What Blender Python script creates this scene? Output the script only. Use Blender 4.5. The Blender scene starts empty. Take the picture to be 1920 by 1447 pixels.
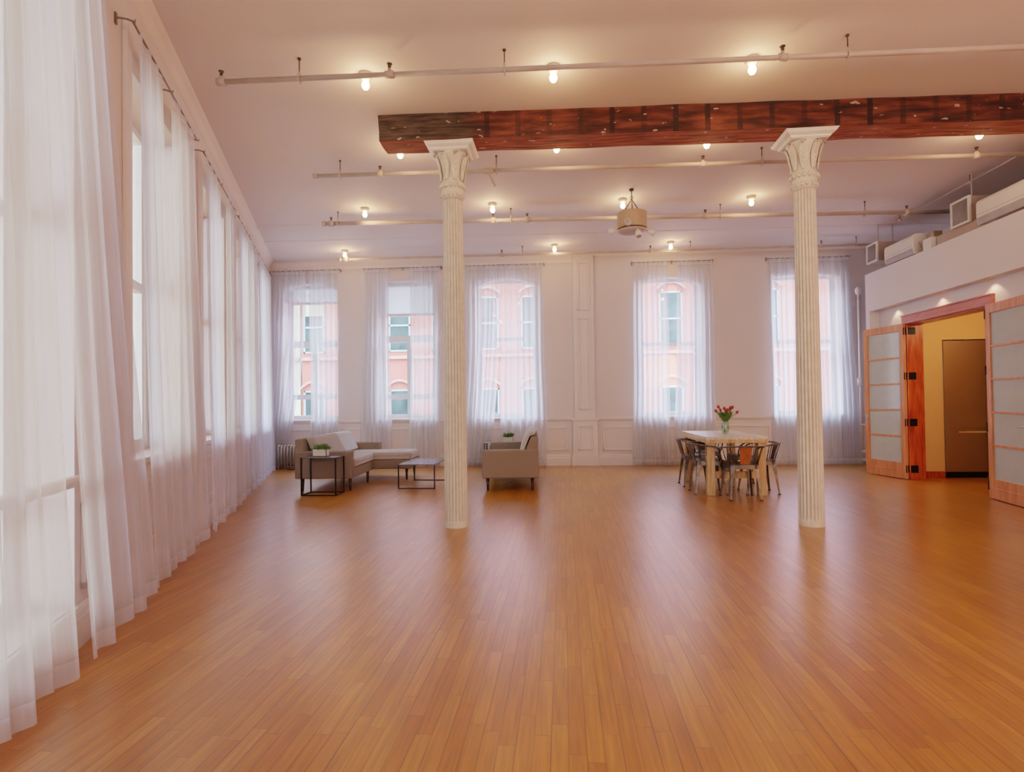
import bpy, bmesh, math, random
from mathutils import Vector, Matrix, noise
C = bpy.context.scene.collection
PI = math.pi
R = math.radians
rnd = random.Random(7)

# ------------------------------------------------------------------ materials
def mat(name, col, rough=.5, metal=0., spec=.5, var=.06, vscale=6., bump=0., bscale=60., col2=None, emis=None, estr=0., coat=0.):
    m = bpy.data.materials.new(name); m.use_nodes = True
    nt = m.node_tree; N = nt.nodes; L = nt.links
    b = N['Principled BSDF']
    b.inputs['Roughness'].default_value = rough
    b.inputs['Metallic'].default_value = metal
    b.inputs['Specular IOR Level'].default_value = spec
    b.inputs['Coat Weight'].default_value = coat
    tc = N.new('ShaderNodeTexCoord')
    nz = N.new('ShaderNodeTexNoise'); nz.inputs['Scale'].default_value = vscale; nz.inputs['Detail'].default_value = 4
    L.new(tc.outputs['Object'], nz.inputs['Vector'])
    rp = N.new('ShaderNodeValToRGB')
    c = Vector(col[:3]); c2 = Vector(col2[:3]) if col2 else c * (1 - var * 2)
    rp.color_ramp.elements[0].position = .35; rp.color_ramp.elements[1].position = .65
    rp.color_ramp.elements[0].color = (*c2, 1); rp.color_ramp.elements[1].color = (*c, 1)
    L.new(nz.outputs['Fac'], rp.inputs['Fac'])
    L.new(rp.outputs['Color'], b.inputs['Base Color'])
    if bump:
        n2 = N.new('ShaderNodeTexNoise'); n2.inputs['Scale'].default_value = bscale
        L.new(tc.outputs['Object'], n2.inputs['Vector'])
        bp = N.new('ShaderNodeBump'); bp.inputs['Strength'].default_value = bump; bp.inputs['Distance'].default_value = .01
        L.new(n2.outputs['Fac'], bp.inputs['Height']); L.new(bp.outputs['Normal'], b.inputs['Normal'])
    if emis:
        b.inputs['Emission Color'].default_value = (*emis, 1); b.inputs['Emission Strength'].default_value = estr
    return m

def math_node(N, L, op, a, b=None):
    n = N.new('ShaderNodeMath'); n.operation = op
    for i, v in enumerate((a, b)):
        if v is None: continue
        if isinstance(v, (int, float)): n.inputs[i].default_value = v
        else: L.new(v, n.inputs[i])
    return n.outputs[0]

def floor_mat():
    m = bpy.data.materials.new('strip_floor'); m.use_nodes = True
    nt = m.node_tree; N = nt.nodes; L = nt.links; b = N['Principled BSDF']
    g = N.new('ShaderNodeNewGeometry'); s = N.new('ShaderNodeSeparateXYZ'); L.new(g.outputs['Position'], s.inputs[0])
    M = lambda op, a, c=None: math_node(N, L, op, a, c)
    W = .064
    xr = M('DIVIDE', s.outputs['X'], W); row = M('FLOOR', xr); fx = M('FRACT', xr)
    wn = N.new('ShaderNodeTexWhiteNoise'); wn.noise_dimensions = '1D'; L.new(row, wn.inputs['W'])
    off = M('MULTIPLY', wn.outputs['Value'], 37.7)
    ln = M('ADD', M('MULTIPLY', wn.outputs['Value'], .5), .38)
    yr = M('ADD', M('DIVIDE', s.outputs['Y'], ln), off); idx = M('FLOOR', yr); fy = M('FRACT', yr)
    cv = N.new('ShaderNodeCombineXYZ'); L.new(row, cv.inputs[0]); L.new(idx, cv.inputs[1])
    w2 = N.new('ShaderNodeTexWhiteNoise'); w2.noise_dimensions = '2D'; L.new(cv.outputs[0], w2.inputs['Vector'])
    rp = N.new('ShaderNodeValToRGB'); e = rp.color_ramp.elements
    e[0].position = 0; e[0].color = (.415, .168, .045, 1); e[1].position = 1; e[1].color = (.525, .25, .073, 1)
    k = rp.color_ramp.elements.new(.25); k.color = (.45, .195, .052, 1)
    k = rp.color_ramp.elements.new(.7); k.color = (.49, .225, .062, 1)
    L.new(w2.outputs['Value'], rp.inputs['Fac'])
    # grain along Y
    mp = N.new('ShaderNodeMapping'); mp.inputs['Scale'].default_value = (60, 3.0, 1)
    ad = N.new('ShaderNodeVectorMath'); ad.operation = 'ADD'
    L.new(g.outputs['Position'], ad.inputs[0]); L.new(w2.outputs['Color'], ad.inputs[1])
    L.new(ad.outputs[0], mp.inputs['Vector'])
    gn = N.new('ShaderNodeTexNoise'); gn.inputs['Scale'].default_value = 1; gn.inputs['Detail'].default_value = 5
    L.new(mp.outputs[0], gn.inputs['Vector'])
    gr = N.new('ShaderNodeMapRange'); gr.inputs[1].default_value = .3; gr.inputs[2].default_value = .75
    gr.inputs[3].default_value = .70; gr.inputs[4].default_value = 1.14; L.new(gn.outputs['Fac'], gr.inputs[0])
    # worn blotches
    bn = N.new('ShaderNodeTexNoise'); bn.inputs['Scale'].default_value = .9; bn.inputs['Detail'].default_value = 5
    L.new(g.outputs['Position'], bn.inputs['Vector'])
    br = N.new('ShaderNodeMapRange'); br.inputs[1].default_value = .3; br.inputs[2].default_value = .7
    br.inputs[3].default_value = .86; br.inputs[4].default_value = 1.12; L.new(bn.outputs['Fac'], br.inputs[0])
    mul = M('MULTIPLY', gr.outputs[0], br.outputs[0])
    # gaps
    ex = M('MINIMUM', fx, M('SUBTRACT', 1, fx)); gx = M('MAXIMUM', M('SUBTRACT', 1, M('DIVIDE', ex, .06)), 0)
    ey = M('MULTIPLY', M('MINIMUM', fy, M('SUBTRACT', 1, fy)), ln); gy = M('MAXIMUM', M('SUBTRACT', 1, M('DIVIDE', ey, .0026)), 0)
    gap = M('MAXIMUM', gx, gy)
    gapn = N.new('ShaderNodeTexNoise'); gapn.inputs['Scale'].default_value = 1.0
    mp2 = N.new('ShaderNodeMapping'); mp2.inputs['Scale'].default_value = (15, 1.2, 1); L.new(g.outputs['Position'], mp2.inputs[0]); L.new(mp2.outputs[0], gapn.inputs['Vector'])
    gs = N.new('ShaderNodeMapRange'); gs.inputs[1].default_value = .42; gs.inputs[2].default_value = .66
    gs.inputs[3].default_value = .45; gs.inputs[4].default_value = 1.0; L.new(gapn.outputs['Fac'], gs.inputs[0])
    gapf = M('MULTIPLY', gap, gs.outputs[0])
    # dents
    vn = N.new('ShaderNodeTexVoronoi'); vn.inputs['Scale'].default_value = 3.3; mp3 = N.new('ShaderNodeMapping'); mp3.inputs['Scale'].default_value = (1, .5, 1)
    L.new(g.outputs['Position'], mp3.inputs[0]); L.new(mp3.outputs[0], vn.inputs['Vector'])
    dent = M('MULTIPLY', M('LESS_THAN', vn.outputs['Distance'], .014), .6)
    dk = M('MAXIMUM', gapf, dent)
    hs = N.new('ShaderNodeHueSaturation'); hs.inputs['Saturation'].default_value = 1.1
    L.new(rp.outputs['Color'], hs.inputs['Color']); L.new(mul, hs.inputs['Value'])
    mx = N.new('ShaderNodeMixRGB'); L.new(dk, mx.inputs['Fac']); L.new(hs.outputs[0], mx.inputs[1]); mx.inputs[2].default_value = (.09, .035, .015, 1)
    L.new(mx.outputs[0], b.inputs['Base Color'])
    rr = N.new('ShaderNodeMapRange'); rr.inputs[3].default_value = .276; rr.inputs[4].default_value = .30; L.new(gn.outputs['Fac'], rr.inputs[0])
    L.new(rr.outputs[0], b.inputs['Roughness'])
    b.inputs['Specular IOR Level'].default_value = .75; b.inputs['Coat Weight'].default_value = .45; b.inputs['Coat IOR'].default_value = 1.6; b.inputs['Coat Roughness'].default_value = .276
    bp = N.new('ShaderNodeBump'); bp.inputs['Strength'].default_value = .06; bp.inputs['Distance'].default_value = .004
    hn = N.new('ShaderNodeTexNoise'); hn.inputs['Scale'].default_value = 1; mp4 = N.new('ShaderNodeMapping'); mp4.inputs['Scale'].default_value = (24, 5, 1)
    L.new(g.outputs['Position'], mp4.inputs[0]); L.new(mp4.outputs[0], hn.inputs['Vector'])
    L.new(hn.outputs['Fac'], bp.inputs['Height']); L.new(bp.outputs[0], b.inputs['Normal'])
    return m

def sheer_mat(name, col, trans, hem=True):
    m = bpy.data.materials.new(name); m.use_nodes = True
    nt = m.node_tree; N = nt.nodes; L = nt.links
    for n in list(N): N.remove(n)
    out = N.new('ShaderNodeOutputMaterial')
    tr = N.new('ShaderNodeBsdfTransparent'); tl = N.new('ShaderNodeBsdfTranslucent'); df = N.new('ShaderNodeBsdfDiffuse')
    tl.inputs[0].default_value = (*col, 1); df.inputs[0].default_value = (*col, 1)
    m1 = N.new('ShaderNodeMixShader'); m1.inputs[0].default_value = .36; L.new(tl.outputs[0], m1.inputs[1]); L.new(df.outputs[0], m1.inputs[2])
    uv = N.new('ShaderNodeTexCoord'); mp = N.new('ShaderNodeMapping'); mp.inputs['Scale'].default_value = (9, .7, 1)
    L.new(uv.outputs['UV'], mp.inputs[0])
    nz = N.new('ShaderNodeTexNoise'); nz.inputs['Scale'].default_value = 1; nz.inputs['Detail'].default_value = 3; L.new(mp.outputs[0], nz.inputs['Vector'])
    mr = N.new('ShaderNodeMapRange'); mr.inputs[1].default_value = .3; mr.inputs[2].default_value = .7
    mr.inputs[3].default_value = 1 - trans - .14; mr.inputs[4].default_value = 1 - trans + .14; L.new(nz.outputs['Fac'], mr.inputs[0])
    s = N.new('ShaderNodeSeparateXYZ'); L.new(uv.outputs['UV'], s.inputs[0])
    hemv = math_node(N, L, 'MULTIPLY', math_node(N, L, 'LESS_THAN', s.outputs['Y'], .025), .22)
    topv = math_node(N, L, 'MULTIPLY', math_node(N, L, 'GREATER_THAN', s.outputs['Y'], .982), .22)
    f = math_node(N, L, 'MINIMUM', math_node(N, L, 'ADD', mr.outputs[0], math_node(N, L, 'ADD', hemv, topv)), .97)
    m2 = N.new('ShaderNodeMixShader'); L.new(f, m2.inputs[0]); L.new(tr.outputs[0], m2.inputs[1]); L.new(m1.outputs[0], m2.inputs[2])
    L.new(m2.outputs[0], out.inputs[0])
    return m

def glass_mat(name, tint=(.97, .99, 1), refl=.09, rough=.02):
    m = bpy.data.materials.new(name); m.use_nodes = True
    nt = m.node_tree; N = nt.nodes; L = nt.links
    for n in list(N): N.remove(n)
    out = N.new('ShaderNodeOutputMaterial'); tr = N.new('ShaderNodeBsdfTransparent'); gl = N.new('ShaderNodeBsdfGlossy')
    tr.inputs[0].default_value = (*tint, 1); gl.inputs['Roughness'].default_value = rough
    nz = N.new('ShaderNodeTexNoise'); nz.inputs['Scale'].default_value = 2
    mr = N.new('ShaderNodeMapRange'); mr.inputs[3].default_value = refl * .6; mr.inputs[4].default_value = refl * 1.4
    L.new(nz.outputs['Fac'], mr.inputs[0])
    mx = N.new('ShaderNodeMixShader'); L.new(mr.outputs[0], mx.inputs[0]); L.new(tr.outputs[0], mx.inputs[1]); L.new(gl.outputs[0], mx.inputs[2])
    L.new(mx.outputs[0], out.inputs[0])
    return m

def beam_mat():
    m = bpy.data.materials.new('old_timber'); m.use_nodes = True
    nt = m.node_tree; N = nt.nodes; L = nt.links; b = N['Principled BSDF']
    tc = N.new('ShaderNodeTexCoord')
    def noise_(sc, scale, det=5):
        mp = N.new('ShaderNodeMapping'); mp.inputs['Scale'].default_value = sc; L.new(tc.outputs['Object'], mp.inputs[0])
        n = N.new('ShaderNodeTexNoise'); n.inputs['Scale'].default_value = scale; n.inputs['Detail'].default_value = det; L.new(mp.outputs[0], n.inputs['Vector']); return n.outputs['Fac']
    def ramp(f, *st):
        r = N.new('ShaderNodeValToRGB'); L.new(f, r.inputs[0]); e = r.color_ramp.elements
        e[0].position, e[0].color = st[0][0], (*st[0][1], 1); e[1].position, e[1].color = st[-1][0], (*st[-1][1], 1)
        for p, c in st[1:-1]: k = e.new(p); k.color = (*c, 1)
        return r.outputs[0]
    base = ramp(noise_((1.3, 6, 7), 2.0, 9), (.32, (.022, .007, .004)), (.48, (.075, .018, .009)), (.68, (.19, .052, .023)))
    # darker vertical joist ghosts every ~0.37 m
    s = N.new('ShaderNodeSeparateXYZ'); L.new(tc.outputs['Object'], s.inputs[0])
    fx = math_node(N, L, 'FRACT', math_node(N, L, 'DIVIDE', s.outputs['X'], .305))
    st_ = math_node(N, L, 'LESS_THAN', math_node(N, L, 'ABSOLUTE', math_node(N, L, 'SUBTRACT', fx, .5)), .085)
    st2 = math_node(N, L, 'MULTIPLY', st_, noise_((3, 3, 1.5), 1.3))
    st3 = math_node(N, L, 'MULTIPLY', math_node(N, L, 'SUBTRACT', st2, .22), 2.6)
    mx = N.new('ShaderNodeMixRGB'); L.new(st3, mx.inputs[0]); L.new(base, mx.inputs[1]); mx.inputs[2].default_value = (.022, .009, .006, 1)
    # weathered grey end
    en = N.new('ShaderNodeMapRange'); en.inputs[1].default_value = .95; en.inputs[2].default_value = 1.25; en.inputs[3].default_value = .95; en.inputs[4].default_value = 0
    L.new(math_node(N, L, 'ADD', s.outputs['X'], math_node(N, L, 'MULTIPLY', noise_((1, 1, 1), 3), .3)), en.inputs[0])
    mx2 = N.new('ShaderNodeMixRGB'); L.new(en.outputs[0], mx2.inputs[0]); L.new(mx.outputs[0], mx2.inputs[1])
    L.new(ramp(noise_((2, 8, 20), 2), (.35, (.024, .016, .012)), (.7, (.11, .08, .062))), mx2.inputs[2])
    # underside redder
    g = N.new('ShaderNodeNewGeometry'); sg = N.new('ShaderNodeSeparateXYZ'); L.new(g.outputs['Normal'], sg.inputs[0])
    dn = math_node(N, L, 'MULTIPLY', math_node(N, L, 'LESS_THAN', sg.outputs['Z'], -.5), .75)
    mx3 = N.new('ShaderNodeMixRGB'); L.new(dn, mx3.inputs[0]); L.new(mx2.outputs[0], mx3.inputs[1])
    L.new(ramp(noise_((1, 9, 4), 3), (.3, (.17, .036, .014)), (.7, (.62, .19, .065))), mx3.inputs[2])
    # paint flecks
    fl = math_node(N, L, 'GREATER_THAN', noise_((1.2, 2, 3), 7, 4), .665)
    mx4 = N.new('ShaderNodeMixRGB'); L.new(math_node(N, L, 'MULTIPLY', fl, .7), mx4.inputs[0]); L.new(mx3.outputs[0], mx4.inputs[1]); mx4.inputs[2].default_value = (.55, .4, .33, 1)
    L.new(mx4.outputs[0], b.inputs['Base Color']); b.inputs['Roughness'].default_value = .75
    bp = N.new('ShaderNodeBump'); bp.inputs['Strength'].default_value = .5; bp.inputs['Distance'].default_value = .02
    L.new(noise_((.8, 8, 10), 3), bp.inputs['Height']); L.new(bp.outputs[0], b.inputs['Normal'])
    return m

def wood_mat(name, c1, c2, rough=.35, sc=(6, 6, .8), coat=.2):
    m = bpy.data.materials.new(name); m.use_nodes = True
    nt = m.node_tree; N = nt.nodes; L = nt.links; b = N['Principled BSDF']
    tc = N.new('ShaderNodeTexCoord'); mp = N.new('ShaderNodeMapping'); mp.inputs['Scale'].default_value = sc; L.new(tc.outputs['Object'], mp.inputs[0])
    n = N.new('ShaderNodeTexNoise'); n.inputs['Scale'].default_value = 3.5; n.inputs['Detail'].default_value = 6; n.inputs['Distortion'].default_value = .6; L.new(mp.outputs[0], n.inputs['Vector'])
    r = N.new('ShaderNodeValToRGB'); L.new(n.outputs['Fac'], r.inputs[0]); e = r.color_ramp.elements
    e[0].position = .35; e[0].color = (*c1, 1); e[1].position = .65; e[1].color = (*c2, 1)
    L.new(r.outputs[0], b.inputs['Base Color']); b.inputs['Roughness'].default_value = rough; b.inputs['Coat Weight'].default_value = coat
    return m

MT = dict(
    floor=floor_mat(),
    wall=mat('wall_paint', (.72, .65, .655), .6, var=.01, vscale=1.5, bump=.05, bscale=30),
    ceil=mat('ceiling_paint', (.82, .73, .71), .7, var=.015, vscale=.7),
    trim=mat('trim_paint', (.76, .69, .68), .45, var=.01, vscale=2),
    part=mat('partition_paint', (.74, .70, .72), .6, var=.01, vscale=1),
    winframe=mat('window_paint', (.88, .93, .98), .4, var=.02),
    glass=glass_mat('clear_glass'),
    frost=sheer_mat('frosted_film', (.85, .93, .97), .08),
    sheer=sheer_mat('sheer_voile', (.85, .88, .95), .38),
    sheerL=sheer_mat('sheer_voile_dense', (.78, .81, .94), .40),
    rod=mat('rod_metal', (.30, .27, .26), .4, .8),
    beam=beam_mat(),
    cast=mat('column_paint', (.72, .66, .57), .55, var=.05, vscale=14, bump=.15, bscale=90),
    capw=mat('abacus_paint', (.80, .77, .74), .5, var=.03, vscale=8),
    pipe=mat('pipe_paint', (.56, .45, .40), .45, var=.08, vscale=5),
    brass=mat('hanger_metal', (.16, .12, .1), .5, .6, var=.2, vscale=30),
    bulb=mat('bulb_glass', (1, .9, .7), .3, emis=(1, .62, .28), estr=45),
    porc=mat('porcelain', (.72, .6, .5), .3),
    orange=wood_mat('fir_door_wood', (.52, .19, .075), (.68, .29, .13), .35),
    redwood=wood_mat('mahogany_jamb', (.30, .035, .008), (.60, .12, .03), .3),
    pinkwood=wood_mat('header_wood', (.42, .12, .09), (.56, .2, .15), .35, sc=(6, .8, 6)),
    hinge=mat('black_hinge', (.01, .01, .012), .4, .5),
    chrome=mat('brushed_chrome', (.6, .6, .6), .25, 1.),
    steel=mat('brushed_steel', (.40, .33, .27), .28, 1., var=.04, vscale=1.5),
    yellow=mat('yellow_wall_paint', (.80, .52, .25), .6, var=.015, vscale=1),
    fab=mat('taupe_tweed', (.30, .24, .195), .95, var=.14, vscale=90, bump=.2, bscale=300, spec=.2),
    fabl=mat('taupe_tweed_light', (.42, .375, .34), .95, var=.08, vscale=90, bump=.15, bscale=300, spec=.2),
    fabp=mat('pale_grey_cushion', (.50, .49, .49), .95, var=.05, vscale=60, bump=.1, spec=.2),
    leg=mat('dark_walnut', (.035, .018, .012), .35, var=.1),
    iron=mat('blackened_iron', (.05, .045, .05), .4, .7, var=.1),
    ttop=mat('zinc_table_top', (.22, .24, .30), .22, .6, var=.08, vscale=5),
    tolix=mat('raw_steel', (.19, .155, .13), .38, .8, var=.25, vscale=14),
    tolixd=mat('worn_dark_steel', (.13, .115, .11), .35, .9, var=.2, vscale=14),
    copper=wood_mat('rust_orange_plate', (.34, .10, .03), (.50, .17, .05), .4),
    pine=wood_mat('weathered_pine', (.50, .31, .15), (.72, .50, .28), .5, coat=0),
    pinetop=wood_mat('limed_table_top', (.62, .55, .50), (.78, .72, .68), .25, sc=(8, .8, 8), coat=.3),
    ac=mat('white_plastic', (.80, .76, .72), .35, var=.01),
    acg=mat('grey_plastic', (.46, .42, .42), .4),
    duct=mat('duct_board', (.50, .38, .31), .7, var=.04, vscale=3),
    grill=mat('vent_louvre', (.40, .36, .37), .5),
    rad=mat('radiator_silver', (.55, .52, .50), .4, .4),
    salmon=mat('salmon_brick', (.30, .068, .04), .8, var=.04, vscale=.6),
    salmtrim=mat('salmon_stone_trim', (.33, .15, .12), .7, var=.03),
    extwin=mat('street_window_frame', (.22, .26, .27), .5),
    extglass=mat('street_window_glass', (.04, .06, .055), .3, spec=.15, var=.3, vscale=1.2),
    extshade=mat('yellow_roller_shade', (.26, .24, .15), .6),
    creme=mat('cream_stucco', (.36, .32, .19), .8, var=.03, vscale=.8),
    asphalt=mat('asphalt', (.2, .2, .2), .9),
    leaf=mat('leaf_green', (.15, .27, .07), .5, var=.25, vscale=20),
    stem=mat('stem_green', (.22, .38, .09), .5, var=.1, vscale=20),
    tulip=mat('tulip_red', (.50, .045, .06), .45, var=.15, vscale=30),
    pot=mat('white_ceramic', (.72, .68, .63), .4, var=.02),
    soil=mat('soil', (.06, .04, .03), .9, var=.2, vscale=60),
    vase=glass_mat('vase_glass', (.88, .95, .9), .16),
    water=glass_mat('vase_water', (.80, .90, .78), .1),
    gold=mat('recessed_trim', (.75, .5, .3), .4),
    lens=mat('downlight_lens', (1, .8, .6), .4, emis=(1, .62, .33), estr=6),
)

# ------------------------------------------------------------------ mesh tools
class MB:
    def __init__(s): s.b = bmesh.new()
    def box(s, x0, y0, z0, x1, y1, z1, M=None):
        vs = [s.b.verts.new((x, y, z)) for z in (z0, z1) for y in (y0, y1) for x in (x0, x1)]
        if M is not None:
            for v in vs: v.co = M @ v.co
        for f in ((0, 2, 3, 1), (4, 5, 7, 6), (0, 1, 5, 4), (2, 6, 7, 3), (0, 4, 6, 2), (1, 3, 7, 5)):
            s.b.faces.new([vs[i] for i in f])
        return vs
    def tube(s, pts, r, seg=8, closed=False, cap=True):
        pts = [Vector(p) for p in pts]; n = len(pts); rings = []
        rs = r if isinstance(r, (list, tuple)) else [r] * n
        up = None
        for i, p in enumerate(pts):
            if closed: d = pts[(i + 1) % n] - pts[i - 1]
            else: d = pts[min(i + 1, n - 1)] - pts[max(i - 1, 0)]
            d.normalize()
            if up is None:
                up = Vector((0, 0, 1)) if abs(d.z) < .9 else Vector((1, 0, 0))
            a = d.cross(up)
            if a.length < 1e-4: a = d.cross(Vector((1, .1, 0)))
            a.normalize(); bb = a.cross(d).normalized(); up = bb
            rings.append([s.b.verts.new(p + (a * math.cos(2 * PI * k / seg) + bb * math.sin(2 * PI * k / seg)) * rs[i]) for k in range(seg)])
        m = n if closed else n - 1
        for i in range(m):
            A, B = rings[i], rings[(i + 1) % n]
            for k in range(seg): s.b.faces.new((A[k], A[(k + 1) % seg], B[(k + 1) % seg], B[k]))
        if cap and not closed:
            s.b.faces.new(rings[0]); s.b.faces.new(list(reversed(rings[-1])))
    def lathe(s, prof, c=(0, 0, 0), seg=24, cap=True, M=None):
        rings = []
        for r, z in prof:
            rr = max(r, 1e-4)
            ring = []
            for k in range(seg):
                a = 2 * PI * k / seg; p = Vector((c[0] + rr * math.cos(a), c[1] + rr * math.sin(a), c[2] + z))
                ring.append(s.b.verts.new(M @ p if M is not None else p))
            rings.append(ring)
        for A, B in zip(rings, rings[1:]):
            for k in range(seg): s.b.faces.new((A[k], A[(k + 1) % seg], B[(k + 1) % seg], B[k]))
        if cap: s.b.faces.new(list(reversed(rings[0]))); s.b.faces.new(rings[-1])
    def prism(s, poly, t0, t1, axis='y', M=None):
        def P(a, b, t):
            v = Vector((a, t, b)) if axis == 'y' else (Vector((t, a, b)) if axis == 'x' else Vector((a, b, t)))
            return M @ v if M is not None else v
        A = [s.b.verts.new(P(a, b, t0)) for a, b in poly]; B = [s.b.verts.new(P(a, b, t1)) for a, b in poly]
        n = len(poly)
        s.b.faces.new(A); s.b.faces.new(list(reversed(B)))
        for i in range(n): s.b.faces.new((A[i], A[(i + 1) % n], B[(i + 1) % n], B[i]))
    def blob(s, c, r, sc=(1, 1, 1), sub=1, M=None):
        mm = Matrix.Translation(c) @ (M or Matrix()) @ Matrix.Diagonal((*sc, 1))
        bmesh.ops.create_icosphere(s.b, subdivisions=sub, radius=r, matrix=mm)
    def build(s, name, m, parent=None, bevel=0, seg=2, smooth=False, M=None, **props):
        if M is not None: s.b.transform(M)
        bmesh.ops.recalc_face_normals(s.b, faces=s.b.faces)
        me = bpy.data.meshes.new(name); s.b.to_mesh(me); s.b.free()
        me.materials.append(m)
        if smooth:
            for p in me.polygons: p.use_smooth = True
        o = bpy.data.objects.new(name, me); C.objects.link(o)
        if parent: o.parent = parent
        if bevel:
            md = o.modifiers.new('bevel', 'BEVEL'); md.width = bevel; md.segments = seg; md.limit_method = 'ANGLE'
        for k, v in props.items(): o[k] = v
        return o

def empty(name, loc=(0, 0, 0), rz=0, **p):
    o = bpy.data.objects.new(name, None); C.objects.link(o); o.location = loc; o.rotation_euler = (0, 0, rz)
    for k, v in p.items(): o[k] = v
    return o
def thing(name, label, cat, loc=(0, 0, 0), rz=0, group=None):
    o = empty(name, loc, rz, label=label, category=cat)
    if group: o['group'] = group
    return o
def tag(o, label, cat, group=None):
    o['label'] = label; o['category'] = cat
    if group: o['group'] = group
    return o
def children(o): return [c for c in bpy.data.objects if c.parent == o]
def copy_tree(o, parent=None):
    kids = children(o)
    c = o.copy(); C.objects.link(c); c.parent = parent
    for k in kids: copy_tree(k, c)
    return c
S = dict(kind='structure')

# ------------------------------------------------------------------ frames of the two windowed walls
H = 4.1
FB = Matrix.Translation((0, 11.12, 0)) @ Matrix.Rotation(math.atan(.022), 4, 'Z')      # local x along the back wall, -y into the room
aL = math.atan2(1, -.405)
FL = Matrix.Translation((-1.436, 0, 0)) @ Matrix.Rotation(aL, 4, 'Z')                   # local x along the left wall (away), -y into the room
T = .42

def wall_openings(name, F, x0, x1, ops, mtl):
    """ops: (a, b, sill, head, rise)"""
    m = MB(); x = x0
    for a, b, sl, hd, rise in ops:
        m.box(x, 0, 0, a, T, H, F); x = b
        if sl > 0: m.box(a, 0, 0, b, T, sl, F)
        m.box(a, 0, hd, b, T, H, F)
        if rise:
            n = 12; w = (b - a) / 2; c = (a + b) / 2
            pl = [(a, hd), (a, hd - rise)] + [(c - w * math.cos(PI * i / n) if False else c - w + 2 * w * i / n, hd - rise + rise * (1 - ((2 * i / n - 1) ** 2))) for i in range(1, n)] + [(b, hd - rise), (b, hd)]
            m.prism(pl, 0, T - .12, 'y', F)
    m.box(x, 0, 0, x1, T, H, F)
    return m.build(name, mtl, **S)

wn = [0]
def window(F, a, b, sl, hd, kind=0, meet=2.5):
    wn[0] += 1
    nm = 'window_%d' % wn[0]
    e = empty(nm, F @ Vector(((a + b) / 2, 0, sl)), **S)
    inv = e.matrix_basis.inverted()
    G = Matrix.Translation(-(F @ Vector(((a + b) / 2, 0, sl)))) @ F
    y0, y1 = T - .17, T - .08
    m = MB(); t = .055
    m.box(a, y0, sl, a + t, y1, hd, G); m.box(b - t, y0, sl, b, y1, hd, G)
    m.box(a + t, y0, hd - t, b - t, y1, hd, G); m.box(a + t, y0, sl, b - t, y1, sl + .09, G)
    m.build('window_frame', MT['winframe'], e)
    c = (a + b) / 2
    m = MB()
    m.box(a + t, y0 + .01, meet - .035, b - t, y1 - .02, meet + (.1 if kind else .04), G)
    ar = a + t; br = b - t; q = .035
    for lo, hi in ((sl + .09, meet), (meet + .04, hd - t)):
        m.box(ar, y0 + .015, lo, ar + q, y1 - .025, hi, G); m.box(br - q, y0 + .015, lo, br, y1 - .025, hi, G)
    if kind == 1:      # transom panel, mullion and hopper vent
        m.box(ar, y0 + .01, 3.02, br, y1 - .02, 3.07, G)
        m.box(c - .05, y0 + .005, sl + .09, c + .06, y1 - .02, meet, G)
        m.box(ar, y0 + .01, 1.33, br, y1 - .02, 1.43, G)
    if kind == 2:
        m.box(ar, y0 + .01, 3.30, br, y1 - .02, 3.35, G)
        m.box(c - .07, y0 + .005, sl + .09, c + .04, y1 - .02, meet, G)
        m.box(ar, y0 + .01, 1.35, br, y1 - .02, 1.45, G)
    m.build('sash', MT['winframe'], e)
    m = MB(); m.box(ar, T - .125, sl + .05, br, T - .121, hd - .03, G); m.build('pane', MT['glass'], e)
    if kind:
        z = 3.05 if kind == 1 else 3.33
        m = MB(); m.box(ar, T - .15, z, br, T - .14, hd - t, G); m.build('frosted_transom', MT['frost'], e)
    m = MB(); m.box(a - .05, -.035, sl - .035, b + .05, -.002, sl + .004, G); m.box(a + .002, -.002, sl + .001, b - .002, T - .17, sl + .005, G); m.build('sill', MT['trim'], e, .008)
    return e

def portal(F, a, b, sl, hd):
    l = bpy.data.lights.new('window_portal', 'AREA'); l.shape = 'RECTANGLE'; l.size = b - a; l.size_y = hd - sl
    l.cycles.is_portal = True
    o = bpy.data.objects.new('window_portal', l); C.objects.link(o)
    o.matrix_world = F @ Matrix.Translation(((a + b) / 2, T + .02, (sl + hd) / 2)) @ Matrix.Rotation(R(-90), 4, 'X')   # -Z towards -y (room)
    return o

# ------------------------------------------------------------------ room shell
m = MB(); m.box(-7.5, -6.5, -.12, 9.2, 12.2, 0); m.build('floor', MT['floor'], **S)
# ceiling with very shallow plaster bays
m = MB(); m.box(-7.5, -6.5, H, 9.2, 12.2, H + .2)
for y in (8.9, 9.75):
    m.prism([(-.10, H), (.10, H), (.07, H - .012), (-.07, H - .012)], -6.0, 6.5, 'x', Matrix.Translation((0, y, 0)) @ Matrix.Rotation(.04, 4, 'Z'))
m.build('ceiling', MT['ceil'], **S)

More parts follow.
